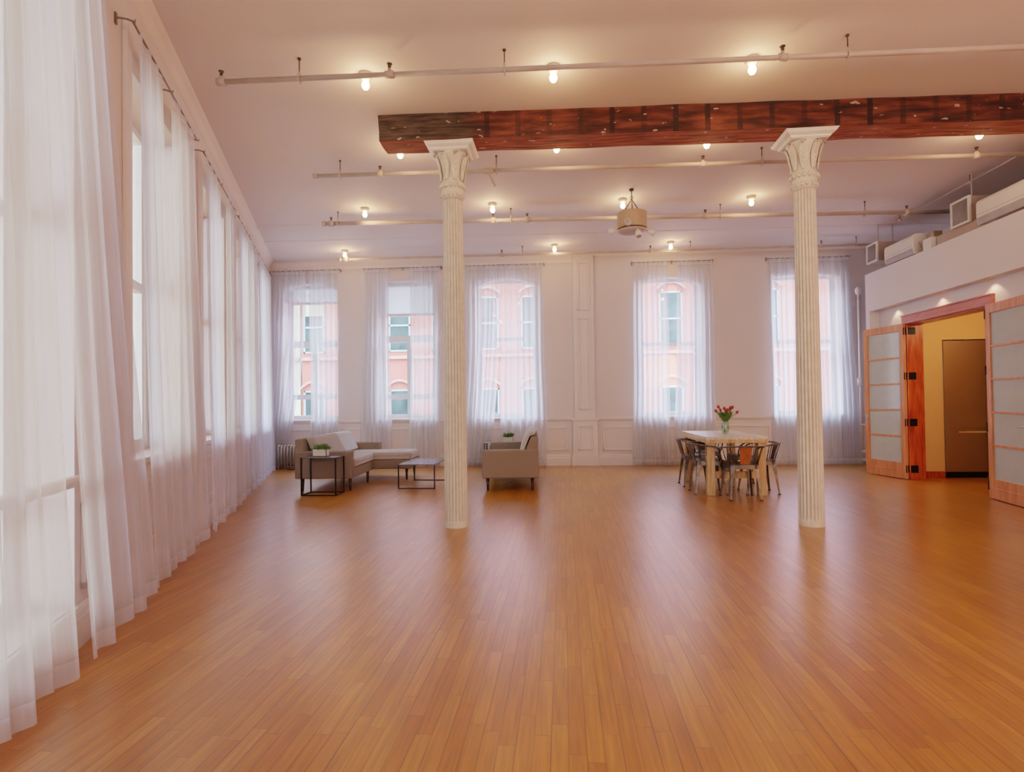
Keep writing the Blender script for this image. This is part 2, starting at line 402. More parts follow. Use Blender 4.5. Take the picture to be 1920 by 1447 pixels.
backW = [(-5.62, -4.50, .93, 3.68, .14), (-3.68, -2.53, .93, 3.68, 0), (-1.71, -.51, .93, 3.68, .16), (1.49, 2.66, .93, 3.62, .16), (3.99, 5.24, .93, 3.60, .05)]
wall_openings('wall_back', FB, -6.6, 9.2, backW, MT['wall'])
leftW = [(-4.0, -2.9, .89, 3.55, 0), (-2.1, -.95, .89, 3.55, 0), (-.1, 1.15, .89, 3.55, 0), (1.78, 2.98, .2, 3.55, 0), (3.8, 5.05, .89, 3.52, 0), (5.85, 7.05, .89, 3.52, 0), (7.75, 8.95, .89, 3.52, 0), (9.65, 10.85, .89, 3.52, 0)]
wall_openings('wall_left', FL, -6.8, 11.95, leftW, MT['wall'])
m = MB(); m.box(6.5, -6.5, 0, 6.7, 12, H)
m.build('wall_right', MT['wall'], **S)
m = MB(); m.box(-3, -6.5, 0, 9.2, -6.2, H); m.build('wall_front', MT['wall'], **S)

window(FB, *backW[0][:4], kind=2, meet=2.45); window(FB, *backW[1][:4], kind=1, meet=2.52); window(FB, *backW[2][:4], meet=2.5)
window(FB, *backW[3][:4], meet=2.34); window(FB, *backW[4][:4], meet=2.34)
for w in leftW: window(FL, *w[:4], meet=2.24)
for w in backW: portal(FB, *w[:4])
for w in leftW: portal(FL, *w[:4])

# baseboards, chair rails, wainscot frames
def run(name, F, segs, mtl=MT['trim']):
    m = MB()
    for a, b in segs:
        m.prism([(0, 0), (-.03, 0), (-.03, .15), (-.022, .165), (-.022, .19), (-.008, .215), (0, .215)], a, b, 'x', F)
    return m.build(name, mtl, **S)
run('baseboard_back', FB, [(-6, .13), (.62, 6.5)]); run('baseboard_left', FL, [(-6.5, 11.6)])
def panelframe(m, F, a, b, z0, z1, w=.038, d=.024, y=0):
    m.box(a, y - d, z0, b, y, z0 + w, F); m.box(a, y - d, z1 - w, b, y, z1, F)
    m.box(a, y - d, z0, a + w, y, z1, F); m.box(b - w, y - d, z0, b, y, z1, F)
m = MB()
for a, b in ((-6, .13), (.62, 6.5)): m.prism([(0, .86), (-.02, .865), (-.035, .9), (-.035, .92), (0, .925)], a, b, 'x', FB)
for a, b in ((-5.55, -4.55), (-4.4, -3.75), (-3.6, -2.6), (-2.4, -1.8), (-1.65, -.6), (-.36, .06), (.74, 1.4), (1.5, 2.65), (2.8, 3.9), (4.0, 5.2)):
    panelframe(m, FB, a, b, .29, .76)
m.build('trim_1', MT['trim'], bevel=.004, **S)
m = MB()
m.prism([(0, .83), (-.02, .84), (-.035, .87), (-.035, .89), (0, .895)], -6.5, 11.6, 'x', FL)
for a, b in ((-.05, 1.1), (1.25, 1.7), (3.05, 3.3), (3.85, 5.0), (5.15, 5.75), (5.9, 7.0), (7.15, 7.65), (7.8, 8.9), (9.05, 9.55), (9.7, 10.8)):
    panelframe(m, FL, a, b, .28, .74)
m.build('trim_2', MT['trim'], bevel=.004, **S)
# window casings on left wall (pilaster strips beside the windows)
m = MB()
for a in (3.67, 5.71, 7.60, 9.50): m.box(a, -.03, .9, a + .10, 0, 3.78, FL)
for a in (3.30, ): m.box(a, -.045, .19, a + .09, 0, .88, FL); m.box(a - .02, -.06, .84, a + .11, 0, .88, FL)
m.build('trim_3', MT['trim'], bevel=.005, **S)
# panelled pilaster in the back wall
m = MB()
m.box(.20, -.06, 0, .60, 0, H, FB); m.box(.16, -.075, 0, .64, 0, .92, FB)
m.box(.13, -.10, 0, .67, 0, .16, FB); m.box(.14, -.088, .16, .66, 0, .21, FB); m.box(.13, -.10, .87, .67, 0, .92, FB)
for z0, z1 in ((.30, .78), (1.08, 2.86)): panelframe(m, FB, .26 if z0 < 1 else .28, .54 if z0 < 1 else .52, z0, z1, y=-.075 if z0 < 1 else -.06)
panelframe(m, FB, .28, .52, 3.0, 3.95, y=-.06)
m.build('trim_4', MT['trim'], bevel=.006, **S)
# cornice strips
m = MB()
m.prism([(0, H), (-.10, H), (-.09, H - .03), (-.03, H - .10), (-.02, H - .16), (0, H - .16)], -6, .2, 'x', FB)
m.prism([(0, H), (-.06, H), (-.02, H - .05), (0, H - .05)], .6, 6.5, 'x', FB)
m.prism([(0, H), (-.09, H), (-.05, H - .04), (-.015, H - .09), (0, H - .1)], -6.5, 11.7, 'x', FL)
m.build('trim_5', MT['ceil'], **S)

# ------------------------------------------------------------------ curtains
def curtain(F, t0, t1, b0, b1, ztop, label, group, mtl, off=.10, offb=.125, zbot=.02, nf=7, amp=.028, hang=None, pw=1.3):
    r = random.Random(hash((round(t0, 2), round(b1, 2))) % 9999)
    NU = nf * 9; NV = 22
    ph = [r.uniform(0, 6.28) for _ in range(4)]; k2 = r.uniform(.35, .6); k3 = r.uniform(1.7, 2.3)
    b = bmesh.new(); uvl = b.loops.layers.uv.new('UVMap'); g = []
    for j in range(NV + 1):
        v = j / NV; row = []
        for i in range(NU + 1):
            u = i / NU
            w = u + .025 * math.sin(6.28 * 2.3 * u + ph[3]) * math.sin(PI * u)
            vv = v ** pw
            x = (t0 + (t1 - t0) * w) * (1 - vv) + (b0 + (b1 - b0) * w) * vv
            A = amp * (.55 + .75 * v)
            ph_u = 6.28 * nf * u
            y = A * (math.sin(ph_u + ph[0] + .5 * v) + .45 * math.sin(ph_u * k2 + ph[1] + 1.1 * v) * (.4 + v) + .3 * math.sin(ph_u * k3 + ph[2]) * (1 - .6 * v))
            y += (offb - off) * v ** 1.6 + off
            x += .012 * math.cos(ph_u + ph[0]) * v
            x += .014 * v * math.sin(9 * v + ph[1] + (0 if u < .5 else 2))
            z = ztop + (zbot - ztop) * v
            if j == NV: z += .012 * math.sin(ph_u * .5 + ph[2])
            row.append(b.verts.new((x, -y, z)))
        g.append(row)
    for j in range(NV):
        for i in range(NU):
            f = b.faces.new((g[j][i], g[j][i + 1], g[j + 1][i + 1], g[j + 1][i]))
            for lp, (ii, jj) in zip(f.loops, ((i, j), (i + 1, j), (i + 1, j + 1), (i, j + 1))):
                lp[uvl].uv = (ii / NU * nf / 3., 1 - jj / NV)
            f.smooth = True
    b.transform(F)
    me = bpy.data.meshes.new('sheer_curtain'); b.to_mesh(me); b.free(); me.materials.append(mtl)
    o = bpy.data.objects.new('sheer_curtain', me); C.objects.link(o)
    tag(o, label, 'curtain', group)
    return o

def rod(F, a, b, z, label, group, off=.10):
    c = F @ Vector(((a + b) / 2, 0, z))
    e = thing('curtain_rod', label, 'curtain rod', c, 0, group)
    G = Matrix.Translation(-c) @ F
    m = MB(); m.tube([G @ Vector((a, -off, z)), G @ Vector((b, -off, z))], .007, 8); m.build('pole', MT['rod'], e, smooth=True)
    for x in (a, (a + b) / 2, b):
        m = MB(); m.tube([G @ Vector((x, 0, z + .01)), G @ Vector((x, -off * .6, z + .012)), G @ Vector((x, -off - .012, z)), G @ Vector((x, -off - .012, z + .015))], .006, 6)
        m.box(x - .012, -.012, z - .03, x + .012, 0, z + .04, G)
        m.build('bracket', MT['rod'], e)
    return e

gB = 'sheer curtains on the far wall'; gL = 'sheer curtains on the left wall'
gRB = 'curtain rods on the far wall'; gRL = 'curtain rods on the left wall'
zB = 3.92
BR = [(-5.9, -4.42, 'leftmost window of the far wall, in the corner'), (-3.93, -2.38, 'second far window, the one behind the left column'), (-1.88, -.35, 'third far window, just right of the left column'), (1.34, 2.86, 'far window behind the dining table'), (3.87, 5.36, 'rightmost far window, behind the right column')]
for a, b, w in BR: rod(FB, a, b, zB - .03 * (a > 0), 'thin dark metal curtain rod over the ' + w, gRB)
SB = MT['sheer']
curtain(FB, -5.92, -5.09, -6.0, -5.56, zB, 'white sheer panel at the far corner, swept left behind the sofa', gB, SB, nf=8, pw=2.2)
curtain(FB, -5.03, -4.44, -4.99, -4.43, zB, 'white sheer panel hanging straight above the sofa back', gB, SB, nf=5)
curtain(FB, -3.91, -3.43, -4.05, -3.36, zB, 'white sheer left panel of the far window with the open middle gap', gB, SB, nf=6)
curtain(FB, -2.98, -2.40, -3.02, -2.42, zB, 'white sheer right panel partly hidden by the left column', gB, SB, nf=6)
curtain(FB, -1.87, -1.21, -1.98, -1.52, zB, 'white sheer panel behind the armchair-end plant, swept left at its hem', gB, SB, nf=7, pw=2.6)
curtain(FB, -1.20, -.37, -1.24, -.33, zB, 'white sheer panel directly behind the loveseat back', gB, SB, nf=7)
curtain(FB, 1.36, 2.01, 1.30, 2.04, zB - .03, 'white sheer panel behind the chairs at the left of the dining table', gB, SB, nf=7)
curtain(FB, 2.19, 2.84, 2.07, 2.88, zB - .03, 'white sheer panel behind the vase of tulips', gB, SB, nf=7)
curtain(FB, 3.89, 4.63, 3.93, 4.60, zB - .03, 'white sheer panel just left of the right column', gB, SB, nf=7)
curtain(FB, 4.60, 5.34, 4.55, 5.48, zB - .03, 'rightmost white sheer panel on the far wall, beside the riser pipe', gB, SB, nf=7)

zL = 3.68; SL = MT['sheerL']
LR = [(-4.3, -2.6, None), (-2.4, -.65, None), (-.35, 1.6, None), (1.66, 3.12, 'window nearest the camera'), (3.55, 5.25, 'second left window from the camera'), (5.49, 7.2, 'third left window from the camera'), (7.44, 9.2, 'fourth left window from the camera'), (9.33, 11.0, 'left window next to the far corner')]
for a, b, w in LR:
    rod(FL, a, b, zL, 'thin dark metal curtain rod over the ' + (w or 'left windows behind the camera'), gRL)
for a, b in ((-4.2, -3.4), (-3.3, -2.6), (-2.3, -1.5), (-1.4, -.7), (-.3, .6)):
    curtain(FL, a, b, a - .05, b + .05, zL, 'white sheer panel on the left wall behind the camera', gL, SL, amp=.02, nf=3)
curtain(FL, .75, 1.72, .8, 1.90, zL, 'thick pinkish-white sheer panel cut by the left picture edge', gL, MT['sheerL'], off=.12, offb=.14, nf=3, amp=.024, pw=1.0)
curtain(FL, 1.76, 2.34, 1.9, 2.58, zL, 'wide sheer panel nearest the camera with a bright gap on its right', gL, SL, off=.11, offb=.14, nf=4, amp=.022)
curtain(FL, 2.40, 3.03, 2.68, 3.72, zL, 'sheer panel of the nearest window flaring over the pink wall pier', gL, SL, off=.11, offb=.16, nf=4, amp=.024, pw=.95)
curtain(FL, 3.66, 4.16, 3.84, 4.55, zL, 'sheer panel right after the pink pier, left half of the second window', gL, SL, amp=.02, nf=3)
curtain(FL, 4.42, 5.10, 4.62, 5.48, zL, 'sheer panel closing the right half of the second left window', gL, SL, amp=.02, nf=3)
curtain(FL, 5.58, 6.26, 5.64, 6.40, zL, 'sheer panel in the left half of the third left window', gL, SL, amp=.02, nf=3)
curtain(FL, 6.58, 7.20, 6.54, 7.26, zL, 'sheer panel in the right half of the third left window', gL, SL, amp=.02, nf=3)
curtain(FL, 7.46, 8.28, 7.46, 8.30, zL, 'sheer panel in the left half of the fourth left window', gL, SL, amp=.02, nf=4)
curtain(FL, 8.38, 9.20, 8.38, 9.24, zL, 'sheer panel in the right half of the fourth left window', gL, SL, amp=.02, nf=4)
curtain(FL, 9.34, 10.12, 9.34, 10.14, zL, 'sheer panel of the last left window, side away from the corner', gL, SL, amp=.02, nf=4)
curtain(FL, 10.2, 11.02, 10.2, 11.05, zL, 'last sheer panel of the left wall, beside the far corner', gL, SL, amp=.02, nf=4)

# low platform of the nearest opening
m = MB(); m.box(1.78, -.03, .17, 2.98, .3, .215, FL); m.build('trim_6', MT['trim'], bevel=.006, **S)

# ------------------------------------------------------------------ beam and columns
bL = Vector((-1.78, 5.44, 0)); bR = Vector((6.5, 5.44 + .048 * 8.28, 0)); dv = (bR - bL)
FBm = Matrix.Translation((-1.78, 5.44, 3.84)) @ Matrix.Rotation(math.atan(.048), 4, 'Z')
b = bmesh.new(); NX = 90; Lb = dv.length; ring = []
for i in range(NX + 1):
    x = Lb * i / NX; rr = []
    for k, (yy, zz) in enumerate(((0, 0), (.0, .09), (0, .18), (0, .258), (.15, .258), (.30, .258), (.30, .13), (.30, 0), (.15, 0))):
        n = noise.noise(Vector((x * 2.2, yy * 7 + k, zz * 9)))
        dx = .03 * noise.noise(Vector((yy * 12, zz * 14, 3))) if i == 0 else 0
        rr.append(b.verts.new((x + dx, yy + (n * .012 if yy == 0 else 0), zz + (n * .010 if zz == 0 else 0))))
    ring.append(rr)
for A, B in zip(ring, ring[1:]):
    for k in range(9): b.faces.new((A[k], A[(k + 1) % 9], B[(k + 1) % 9], B[k]))
b.faces.new(ring[0]); b.faces.new(ring[-1])
mb = MB(); mb.b.free(); mb.b = b
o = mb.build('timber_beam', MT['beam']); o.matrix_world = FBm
tag(o, 'rough red-brown exposed timber beam resting on the two columns', 'beam'); o['kind'] = 'thing'

def column(loc, label):
    e = thing('fluted_column', label, 'column', loc, 0, 'fluted cast-iron columns'); e['kind'] = 'thing'
    b = bmesh.new(); NF = 20; SEG = NF * 6
    def ringat(z, r, dep):
        return [b.verts.new(((r - dep * (1 - abs(math.cos(NF * 2 * PI * k / SEG / 2)) ** .6)) * math.cos(2 * PI * k / SEG), (r - dep * (1 - abs(math.cos(NF * 2 * PI * k / SEG / 2)) ** .6)) * math.sin(2 * PI * k / SEG), z)) for k in range(SEG)]
    rings = [ringat(0, .118, 0), ringat(.05, .118, .001), ringat(.075, .117, .016), ringat(1.0, .114, .016), ringat(2.2, .106, .015), ringat(3.3, .0985, .014), ringat(3.36, .099, 0)]
    for A, B in zip(rings, rings[1:]):
        for k in range(SEG): b.faces.new((A[k], A[(k + 1) % SEG], B[(k + 1) % SEG], B[k]))
    b.faces.new(rings[0]); b.faces.new(rings[-1])
    mm = MB(); mm.b.free(); mm.b = b; mm.build('shaft', MT['cast'], e)
    m = MB()
    m.lathe([(.098, 3.30), (.112, 3.32), (.118, 3.345), (.108, 3.37), (.112, 3.40), (.125, 3.44), (.118, 3.475), (.105, 3.50), (.108, 3.56), (.118, 3.62), (.135, 3.68), (.155, 3.73), (.165, 3.76), (.13, 3.775)], seg=32)
    m.build('capital_bell', MT['cast'], e, smooth=True)
    m = MB()
    for k in range(8):     # tall acanthus leaves with ribs
        a = 2 * PI * k / 8 + PI / 8; Mx = Matrix.Rotation(a, 4, 'Z')
        pts = [(.112, 3.49, .020), (.120, 3.56, .034), (.132, 3.63, .042), (.152, 3.70, .038), (.178, 3.745, .024), (.182, 3.725, .008)]
        L_, C_, R_ = [], [], []
        for rr, z, w in pts:
            L_.append(m.b.verts.new(Mx @ Vector((rr, -w, z)))); C_.append(m.b.verts.new(Mx @ Vector((rr + .014, 0, z)))); R_.append(m.b.verts.new(Mx @ Vector((rr, w, z))))
        for i in range(5):
            m.b.faces.new((L_[i], C_[i], C_[i + 1], L_[i + 1])); m.b.faces.new((C_[i], R_[i], R_[i + 1], C_[i + 1]))
        for i in range(4):
            z = 3.54 + i * .042
            m.tube([Mx @ Vector((.128 + i * .009, 0, z)), Mx @ Vector((.124 + i * .009, .024, z + .03))], .0045, 5)
            m.tube([Mx @ Vector((.128 + i * .009, 0, z)), Mx @ Vector((.124 + i * .009, -.024, z + .03))], .0045, 5)
    for k in range(16):
        a = 2 * PI * k / 16; m.blob((.117 * math.cos(a), .117 * math.sin(a), 3.435), .024, (1, 1, 1.25))
        m.blob((.113 * math.cos(a + .2), .113 * math.sin(a + .2), 3.345), .017, (1, 1, 1.5))
    m.build('capital_leaves', MT['cast'], e, smooth=True)
    m = MB()
    def sq(z, hx, hy): return [m.b.verts.new((sx * hx, sy * hy, z)) for sx, sy in ((-1, -1), (1, -1), (1, 1), (-1, 1))]
    rr = [sq(3.765, .17, .15), sq(3.775, .185, .165), sq(3.79, .19, .17), sq(3.81, .225, .20), sq(3.825, .235, .21), sq(3.838, .245, .22)]
    for A, B in zip(rr, rr[1:]):
        for k in range(4): m.b.faces.new((A[k], A[(k + 1) % 4], B[(k + 1) % 4], B[k]))
    m.b.faces.new(rr[0]); m.b.faces.new(rr[-1])
    m.build('abacus', MT['capw'], e)
    return e
column((-1.10, 5.70, 0), 'cream fluted column with leafy capital near the sofas, the left one')
column((2.41, 5.86, 0), 'cream fluted column with leafy capital near the dining table, the right one')

# ------------------------------------------------------------------ ceiling lights
def light_fixture():
    e = thing('ceiling_light', '', 'ceiling light', (0, 0, H), 0, 'bare bulb ceiling lights')
    m = MB(); m.lathe([(.03, -.05), (.055, -.035), (.06, -.01), (.06, 0)], seg=20); m.build('lamp_holder', MT['porc'], e, smooth=True)
    m = MB(); m.lathe([(.002, -.135), (.02, -.13), (.032, -.11), (.034, -.095), (.026, -.07), (.016, -.05)], seg=16); m.build('bulb', MT['bulb'], e, smooth=True)
    return e
LP = [(-1.67, 4.75, 'leftmost of the row nearest the camera'), (-.05, 4.82, 'middle of the row nearest the camera'), (1.61, 4.89, 'rightmost of the row nearest the camera'),
      (-1.77, 6.14, 'just behind the left end of the beam'), (-.04, 6.20, 'behind the beam, nearer the left column'), (1.58, 6.29, 'behind the beam, nearer the right column'), (4.42, 6.41, 'behind the beam by the picture edge right'),
      (-2.85, 8.03, 'over the sofa and coffee table'), (-.98, 8.07, 'right of the left column, over the loveseat'), (.87, 8.13, 'beside the chains of the drum chandelier'), (2.67, 8.25, 'just left of the right column'),
      (-4.01, 10.2, 'in the far left corner above the sofa'), (-.13, 10.34, 'in the far row, left of the pilaster'), (1.96, 10.45, 'in the far row, right of the pilaster')]
f0 = light_fixture()
for i, (x, y, w) in enumerate(LP):
    o = f0 if i == 0 else copy_tree(f0)
    o.location = (x, y, H); o['label'] = 'lit bare ceiling bulb ' + w
    l = bpy.data.lights.new('bulb_light', 'POINT'); l.energy = 4; l.color = (1, .56, .28); l.shadow_soft_size = .04
    lo = bpy.data.objects.new('bulb_light', l); C.objects.link(lo); lo.location = (x, y, H - .30)

# ------------------------------------------------------------------ sprinkler pipes
def pipe(name, p0, p1, r, hangers, heads, label, extra=None, Hc=H):
    p0 = Vector(p0); p1 = Vector(p1)
    e = thing('sprinkler_pipe', label, 'pipe', p0, 0, 'sprinkler pipes under the ceiling')
    d = p1 - p0; ln = d.length; d.normalize()
    m = MB(); m.tube([Vector(), p1 - p0], r, 10)
    m.tube([d * -.01, d * .04], r * 1.35, 10); m.build('pipe_run', MT['pipe'], e, smooth=True)
    for x in hangers:
        q = d * ((x - p0.x) / d.x); top = Vector((q.x, q.y, Hc - p0.z))
        m = MB(); m.tube([top, q + Vector((0, 0, r * 2.5))], .005, 6); m.tube([top + Vector((0, 0, -.012)), top], .014, 8)
        m.build('hanger_rod', MT['brass'], e)
        m = MB(); s = r * 1.5
        m.tube([q + Vector((-.004, 0, r * 2.8)), q + Vector((0, -s, s * .4)), q + Vector((0, -s * .7, -s)), q + Vector((0, s * .7, -s)), q + Vector((0, s, s * .4)), q + Vector((.004, 0, r * 2.8))], .006, 5)
        m.build('hanger_ring', MT['pipe'], e)
    for x in heads:
        q = d * ((x - p0.x) / d.x)
        m = MB(); m.tube([q - d * .035, q + d * .035], r * 1.45, 10); m.tube([q, q + Vector((0, 0, .045))], r * .8, 8)
        m.build('tee_fitting', MT['pipe'], e, smooth=True)
        m = MB(); m.tube([q + Vector((0, 0, .045)), q + Vector((0, 0, .075))], .009, 8); m.lathe([(.018, .085), (.024, .088), (.02, .092)], q, 10)
        m.tube([q + Vector((-.012, 0, .06)), q + Vector((-.01, 0, .088))], .003, 5); m.tube([q + Vector((.012, 0, .06)), q + Vector((.01, 0, .088))], .003, 5)
        m.build('sprinkler_head', MT['brass'], e)
    return e, d
pipe('p1', (-2.81, 4.44, 3.93), (6.45, 4.44 + .042 * 9.26, 3.95), .021, (-2.13, -.44, 2.26), (-2.79, -1.38, 1.76), 'thin white sprinkler pipe nearest the camera, in front of the beam')
e2, d2 = pipe('p2', (-2.88, 6.40, 3.925), (6.45, 6.40 + .05 * 9.33, 3.94), .023, (-2.57, -.74, 2.28), (-2.1, 1.62, 4.64), 'sprinkler pipe just behind the beam, second from the camera')
m = MB(); q = Vector((2.05, .1, 0)); m.tube([q + Vector((0, 0, -.02)), q + Vector((.03, .12, -.07)), q + Vector((.05, .2, -.10))], .015, 8)
m.tube([q + Vector((-.05, 0, 0)), q + Vector((.05, 0, 0))], .034, 10); m.build('drop_elbow', MT['pipe'], e2, smooth=True)
pipe('p3', (-3.52, 8.12, 3.925), (6.45, 8.12 + .07 * 9.97, 3.93), .030, (-3.3, -.74, 2.32, 4.4), (-3.4, -1.0, -.5, 2.1, 5.0), 'thicker sprinkler pipe passing behind the drum chandelier')
pipe('p4', (-4.15, 10.28, 3.95), (6.45, 10.28 + .03 * 10.6, 3.95), .022, (-.72, 2.31, 5.2), (-4.0, -1.1, 1.6, 4.6), 'sprinkler pipe in front of the far wall top')

# conduit along the right, above the partition
c0 = Vector((5.25, 9.35, 4.0))
e = thing('conduit_pipe', 'thin grey conduit running above the air conditioners', 'pipe', c0)
m = MB(); m.tube([Vector(), Vector((-.02, -5.3, .01))], .011, 8); m.build('conduit_run', MT['rad'], e, smooth=True)
for y in (-.02, -1.55, -2.7):
    m = MB(); m.tube([(0, y, 0), (0, y, H - 4.0)], .006, 6); m.build('hanger_rod', MT['brass'], e)
    m = MB(); m.tube([(0, y - .03, 0), (0, y + .03, 0)], .022, 8); m.build('coupling', MT['pipe'], e)

# ------------------------------------------------------------------ drum chandelier
e = thing('drum_chandelier', 'beige drum fixture on three chains with four white spot heads', 'chandelier', (.95, 7.77, 0))
m = MB(); m.tube([(0, 0, 3.97), (0, 0, H)], .006, 6); m.lathe([(.03, H - .02), (.03, H)], seg=12)
m.tube([(0.02 * math.cos(a), 0, 3.985 + .02 * math.sin(a)) for a in [2 * PI * k / 10 for k in range(10)]], .005, 5, closed=True)
m.build('ceiling_hook', MT['iron'], e)
for k in range(3):
    a = 2 * PI * k / 3 + .45; p0 = Vector((0, 0, 3.965)); p1 = Vector((.15 * math.cos(a), .15 * math.sin(a), 3.775)); n = 9
    m = MB()
    for i in range(n):
        c = p0.lerp(p1, (i + .5) / n); d = (p1 - p0).normalized(); s = Vector((-math.sin(a), math.cos(a), 0)) if i % 2 else d.cross(Vector((-math.sin(a), math.cos(a), 0)))
        m.tube([c + d * .017 * math.cos(t) + s * .008 * math.sin(t) for t in [2 * PI * q / 8 for q in range(8)]], .0035, 4, closed=True)
    m.build('chain', MT['iron'], e)
m = MB(); m.lathe([(.195, 3.56), (.2, 3.57), (.2, 3.765), (.195, 3.775), (.17, 3.775), (.17, 3.56)], seg=36); m.build('drum', mat('drum_shade', (.52, .38, .27), .6), e, smooth=False)
m = MB(); m.lathe([(.02, 3.50), (.12, 3.505), (.185, 3.525), (.19, 3.545), (.10, 3.558)], seg=32); m.build('base_disc', MT['pipe'], e, smooth=True)
for (ax, ay, az, dx, dy, dz) in ((-.2, -.04, 3.535, -1, -.1, -.1), (-.06, -.2, 3.56, -.3, -1, .1), (.05, -.16, 3.51, .1, -.5, -1), (.19, -.02, 3.545, .9, -.2, -.75)):
    d = Vector((dx, dy, dz)).normalized(); p = Vector((ax, ay, az))
    m = MB(); m.tube([p - d * .02, p + d * .03], .011, 8); m.tube([p + d * .02, p + d * .045, p + d * .05, p + d * .125], [.022, .034, .037, .039], 14)
    h = m.build('spot_head', MT['ac'], e, smooth=True)
    m = MB(); m.tube([p + d * .118, p + d * .127], .033, 14); m.build('spot_face', MT['acg'], h)

# ------------------------------------------------------------------ partition with kitchen opening
XF, XD, XI = 5.05, 5.20, 5.40
m = MB()
m.box(XF, 9.88, 0, XI, 10.0, 3.29)                         # far wing
m.box(XF, -6.2, 2.66, XD, 9.88, 3.29)                      # bulkhead over the recess
m.box(XD, -6.2, 2.36, XI, 9.88, 3.29)
m.box(XD, 9.12, 0, XI, 9.88, 2.36)                         # far side of the opening
m.box(XD, -6.2, 0, XI, 7.42, 2.36)                         # near side
m.box(XI, -6.2, 3.19, 6.5, 10.0, 3.29)                     # deck
m.box(XI, 9.94, 0, 6.5, 10.0, 3.29)
m.build('wall_partition', MT['part'], **S)
m = MB(); m.box(XI, 9.30, 0, 5.80, 9.34, 2.95); m.box(5.80, 9.30, 2.115, 6.5, 9.34, 2.95); m.box(5.4, 9.34, 0, 5.78, 9.9, 2.95)
m.box(6.42, 4.0, 0, 6.5, 9.3, 2.95); m.box(XI, 4.0, 0, 6.5, 4.06, 2.95); m.box(XI + .002, 4.0, 0, XI + .012, 7.40, 2.95)
m.box(XI + .002, 7.4, 2.37, XI + .012, 9.3, 2.95); m.box(XI, 4, 2.93, 6.5, 9.3, 2.98)
m.build('wall_kitchen', MT['yellow'], **S)
m = MB(); m.box(XI, 9.28, 0, 5.795, 9.30, .10); m.build('baseboard_kitchen', MT['redwood'], **S)
m = MB()
m.box(XF + .12, 9.085, 0, XI, 9.12, 2.36); m.box(XF + .12, 7.42, 0, XI, 7.455, 2.36); m.box(XD - .02, 9.12, 0, XD, 9.2, 2.36)
m.build('trim_7', MT['redwood'], bevel=.004, **S)
m = MB(); m.box(XD - .045, 7.36, 2.35, XD, 9.19, 2.48); m.box(XD - .06, 7.35, 2.465, XD, 9.2, 2.485); m.box(XD, 7.42, 2.335, XI, 9.12, 2.36)
m.build('trim_8', MT['pinkwood'], bevel=.004, **S)

# French doors
def door(name, hinge, ang, flip):
    e = empty(name, hinge, ang, **S)       # local x from hinge to free edge, y thickness
    W_, Hh, t = .81, 2.355, .045; st = .085; top = .11; bot = .25
    z0 = .008
    m = MB(); m.box(0, 0, z0, st, t, Hh); m.box(W_ - st, 0, z0, W_, t, Hh); m.box(st, 0, Hh - top, W_ - st, t, Hh); m.box(st, 0, z0, W_ - st, t, bot)
    m.box(st, -.004, .125, W_ - st, t + .004, .14)
    n = 5; gh = (Hh - top - bot) / n
    for k in range(1, n): m.box(st, .004, bot + gh * k - .014, W_ - st, t - .004, bot + gh * k + .014)
    m.build('door_frame', MT['orange'], e, .003)
    for k in range(n):
        m = MB(); m.box(st, .018, bot + gh * k + (.014 if k else 0), W_ - st, .027, bot + gh * (k + 1) - (.014 if k < n - 1 else 0)); m.build('glass_pane', MT['doorglass'], e)
    for z in (2.24, 1.56, .86, .16):
        m = MB()
        m.box(-.005, .004, z - .055, 0, .016, z + .055)
        m.tube([(-.006, 0 if not flip else t, z - .055), (-.006, 0 if not flip else t, z + .055)], .008, 8)
        m.build('hinge', MT['hinge'], e)
    m = MB(); s = t + .0
    for sy, y in ((1, t), (-1, 0)):
        m.tube([(W_ - .045, y, .90), (W_ - .045, y + sy * .045, .90), (W_ - .14, y + sy * .05, .90)], .009, 8)
        m.box(W_ - .065, min(y, y + sy * .006), .83, W_ - .025, max(y, y + sy * .006), .97)
    m.build('door_handle', MT['chrome'], e)
    m = MB(); m.box(W_ - .001, .012, 2.20, W_ + .003, .034, 2.33); m.build('flush_bolt', MT['chrome'], e)
    return e
dg = bpy.data.materials.new('reeded_glass'); dg.use_nodes = True
nt = dg.node_tree; N = nt.nodes; Lk = nt.links; bb = N['Principled BSDF']
bb.inputs['Base Color'].default_value = (.60, .66, .66, 1); bb.inputs['Roughness'].default_value = .15; bb.inputs['Coat Weight'].default_value = 1
tr = N.new('ShaderNodeBsdfTransparent'); tr.inputs[0].default_value = (.85, .92, .9, 1)
nz = N.new('ShaderNodeTexNoise'); nz.inputs['Scale'].default_value = 3; mr = N.new('ShaderNodeMapRange'); mr.inputs[3].default_value = .12; mr.inputs[4].default_value = .25
Lk.new(nz.outputs['Fac'], mr.inputs[0]); mxs = N.new('ShaderNodeMixShader'); Lk.new(mr.outputs[0], mxs.inputs[0]); Lk.new(bb.outputs[0], mxs.inputs[1]); Lk.new(tr.outputs[0], mxs.inputs[2])
Lk.new(mxs.outputs[0], N['Material Output'].inputs[0]); MT['doorglass'] = dg
aD = math.atan2(9.89 - 9.10, 4.985 - 5.165)
door('door_1', (5.165, 9.10, 0), aD, True)
aD2 = math.atan2(6.62 - 7.44, 5.03 - 5.14)
door('door_2', (5.14, 7.44, 0), aD2, False)
# hinge leaves on the far jamb
m = MB()
for z in (2.24, 1.56, .86, .16): m.box(XF + .135, 9.08, z - .055, XF + .24, 9.086, z + .055)
m.build('trim_9', MT['hinge'], **S)

